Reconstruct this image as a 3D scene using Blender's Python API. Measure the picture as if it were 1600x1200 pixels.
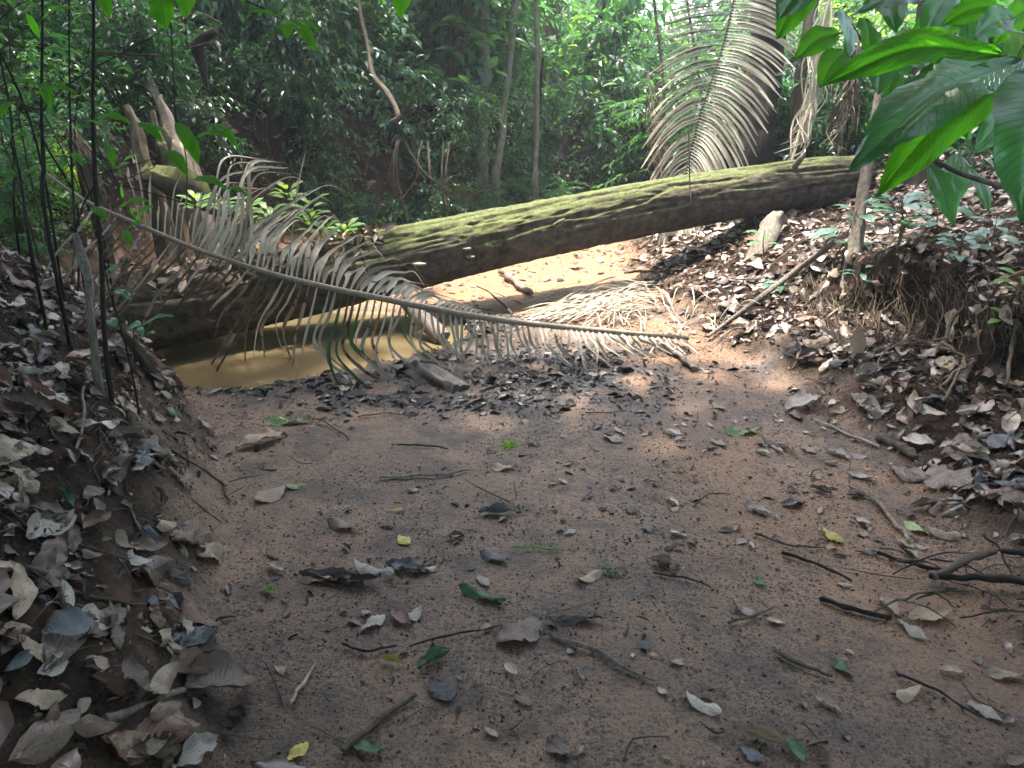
import bpy, math, random
import numpy as np

# ---------------------------------------------------------------- camera, world, sun, exposure
for o in list(bpy.data.objects):
    bpy.data.objects.remove(o)
scene = bpy.context.scene
COL = scene.collection
R = math.radians
CAM_H = 1.4
PITCH = R(19.7)
FPX = 1256.0                       # focal length in pixels of the 1600 wide photograph
cam_data = bpy.data.cameras.new("camera")
cam_data.sensor_width = 36.0
cam_data.lens = 36.0 * FPX / 1600.0
cam_data.clip_start = 0.05
cam_data.clip_end = 800
cam = bpy.data.objects.new("camera", cam_data)
cam.location = (0, 0, CAM_H)
cam.rotation_euler = (R(90) - PITCH, 0, 0)
COL.objects.link(cam)
scene.camera = cam

SUN_EL, SUN_AZ = R(76), R(-28)     # azimuth measured from +Y towards +X: ahead and a little to the pool side
SUN_DIR = np.array([math.sin(SUN_AZ) * math.cos(SUN_EL), math.cos(SUN_AZ) * math.cos(SUN_EL), math.sin(SUN_EL)])
world = bpy.data.worlds.new("World")
scene.world = world
world.use_nodes = True
wn = world.node_tree.nodes
wn.clear()
sky = wn.new("ShaderNodeTexSky")
sky.sky_type = 'NISHITA'
sky.sun_disc = False
sky.sun_elevation = SUN_EL
sky.sun_rotation = SUN_AZ
sky.air_density = 1.0
sky.dust_density = 4.5
sky.ozone_density = 1.0
bg = wn.new("ShaderNodeBackground")
bg.inputs[1].default_value = 0.15
wo = wn.new("ShaderNodeOutputWorld")
world.node_tree.links.new(sky.outputs[0], bg.inputs[0])
world.node_tree.links.new(bg.outputs[0], wo.inputs[0])

sun_data = bpy.data.lights.new("sun", 'SUN')
sun_data.energy = 2.0
sun_data.angle = R(1.5)
sun_data.color = (1.0, 0.95, 0.86)
sun = bpy.data.objects.new("sun", sun_data)
sun.rotation_euler = (R(90) - SUN_EL, 0, math.pi - SUN_AZ)
COL.objects.link(sun)

scene.view_settings.view_transform = 'Standard'
scene.view_settings.look = 'None'
scene.view_settings.gamma = 1.0
scene.view_settings.exposure = 3.1
scene.render.engine = 'CYCLES'
scene.cycles.use_denoising = True
scene.cycles.max_bounces = 7
scene.cycles.diffuse_bounces = 4
scene.cycles.glossy_bounces = 2
scene.cycles.transmission_bounces = 4
scene.cycles.transparent_max_bounces = 4
scene.cycles.caustics_reflective = False
scene.cycles.caustics_refractive = False
scene.cycles.sample_clamp_indirect = 4.0

# ---------------------------------------------------------------- small maths helpers
rng = np.random.default_rng(11)
SP, CP = math.sin(PITCH), math.cos(PITCH)
CAM = np.array([0, 0, CAM_H])


def ray(px, py):
    u, v = (px - 800) / FPX, (600 - py) / FPX
    return np.array([u, CP + v * SP, -SP + v * CP])


def at(px, py, t):
    return CAM + ray(px, py) * t


def hash3(i, j, k, seed):
    n = (i * 374761393 + j * 668265263 + k * 2147483647 + seed * 974634777) & 0xFFFFFFFF
    n = ((n ^ (n >> 13)) * 1274126177) & 0xFFFFFFFF
    n = n ^ (n >> 16)
    return (n & 0xFFFF) / 65535.0


def vnoise(P, seed=0):
    """smooth value noise in 0..1 at the points P (n,3)"""
    P = np.asarray(P, float)
    I = np.floor(P).astype(np.int64)
    F = P - I
    F = F * F * (3 - 2 * F)
    r = 0
    for a in (0, 1):
        for b in (0, 1):
            for c in (0, 1):
                w = (F[:, 0] if a else 1 - F[:, 0]) * (F[:, 1] if b else 1 - F[:, 1]) * (F[:, 2] if c else 1 - F[:, 2])
                r = r + w * hash3(I[:, 0] + a, I[:, 1] + b, I[:, 2] + c, seed)
    return r


def fbm(P, oct=4, seed=0):
    P = np.asarray(P, float)
    s, a, t = 0, 1.0, 0
    for o in range(oct):
        s = s + a * vnoise(P * 2 ** o + 17.3 * o, seed + o)
        t += a
        a *= 0.5
    return s / t


def noise2(x, y, sc, oct=3, seed=0):
    x, y = np.atleast_1d(x).astype(float), np.atleast_1d(y).astype(float)
    return fbm(np.stack([x * sc, y * sc, np.zeros_like(x)], -1), oct, seed) - 0.5


def sstep(a, b, x):
    t = np.clip((x - a) / (b - a), 0, 1)
    return t * t * (3 - 2 * t)


# ---------------------------------------------------------------- the lie of the land
def edge_left(y):
    return np.interp(y, [0, 1.4, 2.4, 3.2, 3.7, 4.2, 5.0, 6.0, 7.2, 8.0, 8.8, 10, 12, 16, 24],
                     [-.45, -.68, -1.0, -1.3, -1.55, -1.95, -2.4, -2.7, -2.9, -2.7, -1.7, -0.2, 0.6, 1.2, 2.0])


def edge_right(y):
    return np.interp(y, [0, 1.4, 2.2, 3.0, 3.7, 4.6, 5.5, 6.5, 7.5, 10, 12, 16, 24],
                     [1.0, 1.15, 1.3, 1.42, 1.4, 1.15, 0.95, .85, .9, 1.6, 2.1, 2.9, 4.0])


def water_depth(x, y):
    """how far inside the pool, 0 at its rim"""
    cx, cy = -1.7, 4.92
    ang = np.arctan2(y - cy, x - cx)
    rx = np.where(x > cx, 1.38 + .12 * np.sin(3 * ang + .5), 1.3)
    ry = np.where(y > cy, .74 + .05 * np.sin(5 * ang), 1.0 + .06 * np.sin(4 * ang + 1))
    return 1 - ((x - cx) / rx) ** 2 - ((y - cy) / ry) ** 2


WATER_Z = -0.035


def height(x, y):
    x = np.atleast_1d(np.asarray(x, float))
    y = np.atleast_1d(np.asarray(y, float))
    wob = noise2(x, y, 1.3, 3, 5)
    xl = edge_left(y) + .22 * wob
    xr = edge_right(y) + .22 * wob
    dl = np.maximum(xl - x, 0)
    dr = np.maximum(x - xr, 0)
    # pool bank: litter slope near, steep cut far
    near = 1.35 * (1 - np.exp(-dl * .75)) + 0.10 * sstep(0, .35, dl)
    far = 1.25 * sstep(0.0, .55, dl) + .16 * np.maximum(dl - .5, 0) ** .9
    k = sstep(5.0, 7.2, y)
    hl = near * (1 - k) + far * k
    # undercut bank: gentle litter slope, then a root-hung step, then a shelf
    st = 1 - sstep(4.3, 5.6, y)
    stn = sstep(1.0, 2.2, y)
    dd = dr + .18 * noise2(x, y, 2.2, 2, 9) + .22 * noise2(x, y, 5.5, 3, 19)
    hr = .26 * np.minimum(dr, 1.0) * sstep(0, .3, dr) + st * stn * .26 * sstep(.80, .92, dd) + .27 * np.maximum(dr - .8, 0)
    hr = hr + .04 * sstep(0, .25, dr)
    hr = np.where(dr > 4, hr - (dr - 4) * .14, hr)
    h = np.where(dl > 0, hl, 0) + np.where(dr > 0, hr, 0)
    rough = .014 * noise2(x, y, 3.0, 3, 2) + .006 * noise2(x, y, 14.0, 2, 3)
    bank = np.clip(dl * 3, 0, 1) + np.clip(dr * 3, 0, 1)
    rough = rough + sstep(5.5, 7, y) * sstep(0, .3, dl) * (1 - sstep(.7, 1.1, dl)) * .22 * noise2(x, y, 3.5, 4, 13)
    rough = rough + bank * (.10 * noise2(x, y, 2.3, 3, 7) + .05 * noise2(x, y, 8.0, 2, 8))
    # the channel climbs gently where the sun lies beyond the log
    beyond = .05 * sstep(5.6, 7.5, y) + .03 * np.maximum(y - 9, 0) + np.maximum(y - 22, 0) * .12
    h = h + rough + np.where(bank > .5, .03 * np.maximum(y - 9, 0) * .6, beyond)
    w = water_depth(x, y)
    h = h - .13 * sstep(-.12, .35, w) * np.exp(-np.maximum(h - .15, 0) * 6)
    return h


def h1(x, y):
    return float(height([x], [y])[0])


def ground(px, py, lift=0.0):
    """the point where the sight line of a pixel meets the ground"""
    d = ray(px, py)
    t = np.concatenate([np.linspace(.8, 10, 900), np.linspace(10.05, 60, 600)])
    P = CAM + d[None] * t[:, None]
    below = P[:, 2] < height(P[:, 0], P[:, 1])
    i = int(np.argmax(below)) if below.any() else len(t) - 1
    p = P[i].copy()
    p[2] = h1(p[0], p[1]) + lift
    return p


def gnormal(x, y):
    e = .04
    hx = (h1(x + e, y) - h1(x - e, y)) / (2 * e)
    hy = (h1(x, y + e) - h1(x, y - e)) / (2 * e)
    n = np.array([-hx, -hy, 1.0])
    return n / np.linalg.norm(n)


# ---------------------------------------------------------------- mesh helpers
def norm(v):
    v = np.asarray(v, float)
    return v / (np.linalg.norm(v, axis=-1, keepdims=True) + 1e-12)


def mesh(name, parts, smooth=True):
    """parts: list of (V, F[, UV]) with F an (n,3) or (n,4) integer array; UV per vertex"""
    me = bpy.data.meshes.new(name)
    vs, loops, starts, totals, uvs = [], [], [], [], []
    nv = nl = 0
    has_uv = any(len(p) > 2 for p in parts)
    for p in parts:
        V, F = np.asarray(p[0], np.float32).reshape(-1, 3), np.asarray(p[1], np.int32)
        if not len(F):
            continue
        k = F.shape[1]
        vs.append(V)
        loops.append((F + nv).ravel())
        starts.append(nl + np.arange(len(F)) * k)
        totals.append(np.full(len(F), k))
        if has_uv:
            U = np.asarray(p[2], np.float32) if len(p) > 2 else np.zeros((len(V), 2), np.float32)
            uvs.append(U[F.ravel()])
        nv += len(V)
        nl += F.size
    V = np.concatenate(vs)
    L = np.concatenate(loops).astype(np.int32)
    S = np.concatenate(starts).astype(np.int32)
    T = np.concatenate(totals).astype(np.int32)
    me.vertices.add(len(V))
    me.vertices.foreach_set("co", V.ravel())
    me.loops.add(len(L))
    me.loops.foreach_set("vertex_index", L)
    me.polygons.add(len(S))
    me.polygons.foreach_set("loop_start", S)
    me.polygons.foreach_set("loop_total", T)
    me.polygons.foreach_set("use_smooth", np.full(len(S), smooth))
    if has_uv:
        uv = me.uv_layers.new(name="UVMap")
        uv.data.foreach_set("uv", np.concatenate(uvs).ravel())
    me.update(calc_edges=True)
    return me


def obj(name, parts, mat, parent=None, smooth=True):
    o = bpy.data.objects.new(name, mesh(name, parts, smooth))
    o.data.materials.append(mat)
    COL.objects.link(o)
    if parent is not None:
        o.parent = parent
    return o


def empty(name, loc=(0, 0, 0)):
    o = bpy.data.objects.new(name, None)
    o.empty_display_size = .1
    o.location = tuple(loc)
    COL.objects.link(o)
    return o


def tag(o, label=None, cat=None, group=None, kind=None):
    if label: o["label"] = label
    if cat: o["category"] = cat
    if group: o["group"] = group
    if kind: o["kind"] = kind
    return o


def copy_tree(o, parent=None):
    c = o.copy()
    COL.objects.link(c)
    if parent is not None:
        c.parent = parent
    for ch in list(o.children):
        copy_tree(ch, c)
    return c


def shift(parts, loc):
    loc = np.asarray(loc, float)
    return [(np.asarray(p[0]) - loc,) + tuple(p[1:]) for p in parts]


def spline(P, n):
    """Catmull-Rom through the points P, n samples"""
    P = np.asarray(P, float)
    if len(P) == 2:
        s = np.linspace(0, 1, n)[:, None]
        return P[0] * (1 - s) + P[1] * s
    Q = np.vstack([2 * P[0] - P[1], P, 2 * P[-1] - P[-2]])
    s = np.linspace(0, len(P) - 1 - 1e-9, n)
    i = s.astype(int)
    f = (s - i)[:, None]
    a, b, c, d = Q[i], Q[i + 1], Q[i + 2], Q[i + 3]
    return .5 * (2 * b + (c - a) * f + (2 * a - 5 * b + 4 * c - d) * f ** 2 + (3 * b - a - 3 * c + d) * f ** 3)


def frames(P, hint=(0, 0, 1)):
    T = norm(np.gradient(P, axis=0))
    h = np.asarray(hint, float)
    if h.ndim == 1:
        h = np.tile(h, (len(P), 1))
    S = np.cross(T, h)
    bad = np.linalg.norm(S, axis=1) < .05
    S[bad] = np.cross(T[bad], [0.31, .9, .1])
    S = norm(S)
    N = norm(np.cross(S, T))
    return T, S, N


def tube(P, rad, sides=8, n=None, rough=0, seed=0, cap=True, ridges=0):
    P = spline(P, n or max(len(P), 8))
    rad = np.interp(np.linspace(0, 1, len(P)), np.linspace(0, 1, len(np.atleast_1d(rad))), np.atleast_1d(rad))
    # parallel transport
    T = norm(np.gradient(P, axis=0))
    S = np.zeros_like(P)
    s = np.cross(T[0], [0.3, .1, 1.0] if abs(T[0][2]) < .9 else [1.0, .1, 0])
    for i in range(len(P)):
        s = s - T[i] * np.dot(s, T[i])
        s = s / (np.linalg.norm(s) + 1e-9)
        S[i] = s
    N = np.cross(T, S)
    a = np.linspace(0, 2 * math.pi, sides, endpoint=False)
    V = P[:, None] + rad[:, None, None] * (np.cos(a)[None, :, None] * S[:, None] + np.sin(a)[None, :, None] * N[:, None])
    if rough:
        d = norm(V - P[:, None])
        arc = np.concatenate([[0], np.cumsum(np.linalg.norm(np.diff(P, axis=0), axis=1))])
        q = np.stack([np.broadcast_to(arc[:, None] * 3, V.shape[:2]), np.broadcast_to(np.cos(a) * 3, V.shape[:2]),
                      np.broadcast_to(np.sin(a) * 3, V.shape[:2])], -1).reshape(-1, 3)
        nn = (fbm(q, 3, seed) - .5).reshape(V.shape[:2])
        if ridges:
            nn = nn + .3 * np.sin(a * ridges + 12 * nn)
        V = V + d * (nn * rough * rad[:, None])[..., None] * 2
    nP = len(P)
    idx = np.arange(nP * sides).reshape(nP, sides)
    F = np.stack([idx[:-1], np.roll(idx[:-1], -1, 1), np.roll(idx[1:], -1, 1), idx[1:]], -1).reshape(-1, 4)
    arc = np.concatenate([[0], np.cumsum(np.linalg.norm(np.diff(P, axis=0), axis=1))])
    UV = np.stack([np.broadcast_to(a / 6.283, (nP, sides)), np.broadcast_to(arc[:, None], (nP, sides))], -1).reshape(-1, 2)
    out = [(V.reshape(-1, 3), F, UV)]
    if cap:
        for e, r in ((0, idx[0][::-1]), (-1, idx[-1])):
            c = V[e]
            VV = np.vstack([c, P[e][None]])
            k = np.arange(sides)
            FF = np.stack([k, np.roll(k, -1), np.full(sides, sides)], -1)
            if e == 0: FF = FF[:, ::-1]
            out.append((VV, FF, np.tile([[.5, 0]], (len(VV), 1))))
    return out


def ribbon(P, width, hint=(0, 0, 1), n=14, fold=.25, twist=0.0, prof=None, seed=0, wave=0.0):
    """a V-folded strip along the points: three vertices across"""
    P = spline(P, n)
    T, S, N = frames(P, hint)
    if np.ndim(twist) or twist:
        tw = np.interp(np.linspace(0, 1, n), np.linspace(0, 1, len(np.atleast_1d(twist))) if np.ndim(twist) else [0, 1],
                       twist if np.ndim(twist) else [0, twist])
        c, s = np.cos(tw)[:, None], np.sin(tw)[:, None]
        S, N = S * c + N * s, N * c - S * s
    s = np.linspace(0, 1, n)
    w = width * (prof(s) if prof is not None else np.sin(np.pi * np.clip(s * .93 + .05, 0, 1)) ** .55)
    if wave:
        w = w * (1 + wave * (vnoise(np.stack([s * 9 + seed, s * 0, s * 0], -1), seed) - .5) * 2)
    w = w[:, None] * .5
    A, B, C = P + S * w + N * w * fold, P, P - S * w + N * w * fold
    V = np.stack([A, B, C], 1).reshape(-1, 3)
    i = np.arange(n - 1)[:, None] * 3
    F = np.concatenate([i + [0, 1, 4, 3], i + [1, 2, 5, 4]])
    UV = np.stack([np.tile([0, .5, 1], n), np.repeat(s, 3)], -1)
    return (V, F, UV)


# leaf templates: (x along the leaf 0..1, y across, z up)
def template(stations, zdrop=.12, fold=.12, mid=True):
    V, F, U = [], [], []
    prev = None
    for k, (x, w) in enumerate(stations):
        z = -zdrop * x * x
        if w == 0:
            V.append((x, 0, z)); U.append((.5, x))
            cur = (len(V) - 1,)
        else:
            V += [(x, -w, z + fold * w), (x, 0, z), (x, w, z + fold * w)]
            U += [(.5 - w, x), (.5, x), (.5 + w, x)]
            cur = (len(V) - 3, len(V) - 2, len(V) - 1)
        if prev is not None:
            if len(prev) == 1 and len(cur) == 3:
                F += [(prev[0], cur[0], cur[1]), (prev[0], cur[1], cur[2])]
            elif len(prev) == 3 and len(cur) == 3:
                F += [(prev[0], cur[0], cur[1]), (prev[0], cur[1], prev[1]), (prev[1], cur[1], cur[2]), (prev[1], cur[2], prev[2])]
            else:
                F += [(prev[0], cur[0], prev[1]), (prev[1], cur[0], prev[2])]
        prev = cur
    return np.array(V, float), np.array(F), np.array(U, float)


T_SMALL = (np.array([(0, 0, 0), (.42, -.5, .09), (1, 0, -.16), (.42, .5, .09)], float), np.array([(0, 1, 2), (0, 2, 3)]),
           np.array([(.5, 0), (0, .4), (.5, 1), (1, .4)], float))
T_MID = template([(0, 0), (.28, .42), (.62, .40), (1, 0)], .22, .3)
T_FINE = template([(0, 0), (.10, .22), (.3, .46), (.55, .48), (.78, .28), (.92, .08), (1, 0)], .3, .3)


def leaves(tmpl, O, D, U, L, W):
    """copies of a leaf template at O, pointing along D, upper side towards U"""
    TV, TF, TU = tmpl
    O, D, U = np.asarray(O, float), norm(D), np.asarray(U, float)
    S = norm(np.cross(U, D))
    N = norm(np.cross(D, S))
    L = np.broadcast_to(L, (len(O),))[:, None, None]
    W = np.broadcast_to(W, (len(O),))[:, None, None]
    V = O[:, None] + TV[None, :, 0:1] * L * D[:, None] + TV[None, :, 1:2] * W * S[:, None] + TV[None, :, 2:3] * L * N[:, None]
    F = TF[None] + (np.arange(len(O)) * len(TV))[:, None, None]
    return (V.reshape(-1, 3), F.reshape(-1, 3), np.tile(TU, (len(O), 1)))


# ---------------------------------------------------------------- materials
def nodes(name):
    m = bpy.data.materials.new(name)
    m.use_nodes = True
    nt = m.node_tree
    nt.nodes.clear()
    out = nt.nodes.new("ShaderNodeOutputMaterial")
    return m, nt, out


def N(nt, typ, **kw):
    n = nt.nodes.new(typ)
    for k, v in kw.items():
        if k.startswith("i_"):
            n.inputs[k[2:].replace("_", " ")].default_value = v
        else:
            setattr(n, k, v)
    return n


def ramp(nt, stops, interp='LINEAR'):
    r = nt.nodes.new("ShaderNodeValToRGB")
    r.color_ramp.interpolation = interp
    el = r.color_ramp.elements
    while len(el) < len(stops):
        el.new(.5)
    for e, (p, c) in zip(el, stops):
        e.position = p
        e.color = (*c, 1) if len(c) == 3 else c
    return r


def leaf_mat(name, cols, trans=None, rough=.38, spec=.5, trans_w=.45, veins=0.0, per_object=False, blotch=None):
    """living or dead leaf: colour varies leaf by leaf, light passes through"""
    m, nt, out = nodes(name)
    lk = nt.links.new
    if per_object:
        info = N(nt, "ShaderNodeObjectInfo"); rnd = info.outputs["Random"]
    else:
        geo = N(nt, "ShaderNodeNewGeometry"); rnd = geo.outputs["Random Per Island"]
    r = ramp(nt, [((i + .5) / len(cols), c) for i, c in enumerate(cols)])
    lk(rnd, r.inputs[0])
    tc = N(nt, "ShaderNodeTexCoord")
    nz = N(nt, "ShaderNodeTexNoise", i_Scale=35.0, i_Detail=3.0)
    lk(tc.outputs["Object"], nz.inputs["Vector"])
    mul = N(nt, "ShaderNodeMapRange"); mul.inputs[3].default_value = .72; mul.inputs[4].default_value = 1.28
    lk(nz.outputs[0], mul.inputs[0])
    mx = N(nt, "ShaderNodeVectorMath", operation='SCALE')
    lk(r.outputs[0], mx.inputs[0]); lk(mul.outputs[0], mx.inputs["Scale"])
    colour = mx.outputs[0]
    if blotch:
        nz2 = N(nt, "ShaderNodeTexNoise", i_Scale=blotch[1], i_Detail=4.0)
        lk(tc.outputs["Object"], nz2.inputs["Vector"])
        rr = ramp(nt, [(blotch[2], (0, 0, 0)), (blotch[2] + .06, (1, 1, 1))])
        lk(nz2.outputs[0], rr.inputs[0])
        mm = N(nt, "ShaderNodeMix", data_type='RGBA')
        lk(rr.outputs[0], mm.inputs[0]); lk(colour, mm.inputs[6]); mm.inputs[7].default_value = (*blotch[0], 1)
        colour = mm.outputs[2]
    p = N(nt, "ShaderNodeBsdfPrincipled")
    p.inputs["Roughness"].default_value = rough
    p.inputs["Specular IOR Level"].default_value = spec
    if name == 'glossy_veined_leaf':
        p.inputs['Coat Weight'].default_value = 1.0; p.inputs['Coat Roughness'].default_value = .3; p.inputs['Coat IOR'].default_value = 1.7
    lk(colour, p.inputs["Base Color"])
    tr = N(nt, "ShaderNodeBsdfTranslucent")
    if trans is None:
        lk(colour, tr.inputs[0])
    else:
        tm = N(nt, "ShaderNodeMix", data_type='RGBA', blend_type='MIX')
        tm.inputs[0].default_value = .75
        lk(colour, tm.inputs[6]); tm.inputs[7].default_value = (*trans, 1)
        lk(tm.outputs[2], tr.inputs[0])
    if veins:
        uv = N(nt, "ShaderNodeUVMap")
        sep = N(nt, "ShaderNodeSeparateXYZ"); lk(uv.outputs[0], sep.inputs[0])
        # side veins run forward from the midrib: v - |u-.5|*k
        a = N(nt, "ShaderNodeMath", operation='SUBTRACT'); lk(sep.outputs[0], a.inputs[0]); a.inputs[1].default_value = .5
        b = N(nt, "ShaderNodeMath", operation='ABSOLUTE'); lk(a.outputs[0], b.inputs[0])
        c = N(nt, "ShaderNodeMath", operation='MULTIPLY_ADD'); lk(b.outputs[0], c.inputs[0]); c.inputs[1].default_value = -.34; lk(sep.outputs[1], c.inputs[2])
        d = N(nt, "ShaderNodeMath", operation='MULTIPLY'); lk(c.outputs[0], d.inputs[0]); d.inputs[1].default_value = 6.283 * veins
        e = N(nt, "ShaderNodeMath", operation='SINE'); lk(d.outputs[0], e.inputs[0])
        f = N(nt, "ShaderNodeMath", operation='ABSOLUTE'); lk(e.outputs[0], f.inputs[0])
        g = ramp(nt, [(0, (0, 0, 0)), (.35, (1, 1, 1))]); lk(f.outputs[0], g.inputs[0])
        mid = ramp(nt, [(0.008, (0, 0, 0)), (.03, (1, 1, 1))]); lk(b.outputs[0], mid.inputs[0])
        mn = N(nt, "ShaderNodeMath", operation='MINIMUM'); lk(g.outputs[0], mn.inputs[0]); lk(mid.outputs[0], mn.inputs[1])
        bp = N(nt, "ShaderNodeBump"); bp.inputs["Strength"].default_value = .5; bp.inputs["Distance"].default_value = .003
        fine = N(nt, "ShaderNodeTexNoise", i_Scale=160.0, i_Detail=3.0); lk(tc.outputs["Object"], fine.inputs["Vector"])
        ad = N(nt, "ShaderNodeMath", operation='MULTIPLY_ADD'); lk(fine.outputs[0], ad.inputs[0]); ad.inputs[1].default_value = .6; lk(mn.outputs[0], ad.inputs[2])
        lk(ad.outputs[0], bp.inputs["Height"])
        lk(bp.outputs[0], p.inputs["Normal"])
        sc = N(nt, "ShaderNodeMapRange"); sc.inputs[3].default_value = .62; sc.inputs[4].default_value = 1.0; lk(mn.outputs[0], sc.inputs[0])
        v2 = N(nt, "ShaderNodeVectorMath", operation='SCALE')
        src = tr.inputs[0].links[0].from_socket
        lk(src, v2.inputs[0]); lk(sc.outputs[0], v2.inputs["Scale"]); lk(v2.outputs[0], tr.inputs[0])
    mix = N(nt, "ShaderNodeMixShader"); mix.inputs[0].default_value = trans_w
    lk(p.outputs[0], mix.inputs[1]); lk(tr.outputs[0], mix.inputs[2]); lk(mix.outputs[0], out.inputs[0])
    return m


def wood_mat(name, c1, c2, scale=(30, 30, 4), bump=.5, rough=.85, moss=None, moss_amt=.5, uvbased=False, moss_attr=False):
    m, nt, out = nodes(name)
    lk = nt.links.new
    tc = N(nt, "ShaderNodeTexCoord")
    mp = N(nt, "ShaderNodeMapping"); mp.inputs["Scale"].default_value = scale
    lk(tc.outputs["UV" if uvbased else "Object"], mp.inputs[0])
    nz = N(nt, "ShaderNodeTexNoise", i_Scale=1.0, i_Detail=6.0, i_Roughness=.65); lk(mp.outputs[0], nz.inputs["Vector"])
    r = ramp(nt, [(.3, c1), (.72, c2)]); lk(nz.outputs[0], r.inputs[0])
    col = r.outputs[0]
    if moss:
        geo = N(nt, "ShaderNodeNewGeometry")
        sep = N(nt, "ShaderNodeSeparateXYZ"); lk(geo.outputs["Normal"], sep.inputs[0])
        n2 = N(nt, "ShaderNodeTexNoise", i_Scale=9.0, i_Detail=7.0, i_Roughness=.72); lk(tc.outputs["Object"], n2.inputs["Vector"])
        ad = N(nt, "ShaderNodeMath", operation='MULTIPLY_ADD'); lk(sep.outputs[2], ad.inputs[0]); ad.inputs[1].default_value = .55; lk(n2.outputs[0], ad.inputs[2])
        if moss_attr:
            at_ = N(nt, 'ShaderNodeAttribute'); at_.attribute_name = 'moss'
            md = N(nt, 'ShaderNodeMath', operation='ADD'); lk(ad.outputs[0], md.inputs[0]); lk(at_.outputs['Fac'], md.inputs[1]); ad = md
        rr = ramp(nt, [(1.02 - moss_amt * .3, (0, 0, 0)), (1.10 - moss_amt * .3, (1, 1, 1))]); lk(ad.outputs[0], rr.inputs[0])
        n3 = N(nt, "ShaderNodeTexNoise", i_Scale=40.0, i_Detail=5.0); lk(tc.outputs["Object"], n3.inputs["Vector"])
        mc = ramp(nt, [(.3, tuple(c * .45 for c in moss)), (.7, moss)]); lk(n3.outputs[0], mc.inputs[0])
        mm = N(nt, "ShaderNodeMix", data_type='RGBA'); lk(rr.outputs[0], mm.inputs[0]); lk(col, mm.inputs[6]); lk(mc.outputs[0], mm.inputs[7])
        col = mm.outputs[2]
    p = N(nt, "ShaderNodeBsdfPrincipled"); p.inputs["Roughness"].default_value = rough
    p.inputs["Specular IOR Level"].default_value = .25
    bp = N(nt, "ShaderNodeBump"); bp.inputs["Strength"].default_value = bump; bp.inputs["Distance"].default_value = .01
    lk(nz.outputs[0], bp.inputs["Height"]); lk(bp.outputs[0], p.inputs["Normal"])
    lk(col, p.inputs["Base Color"]); lk(p.outputs[0], out.inputs[0])
    return m


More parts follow.
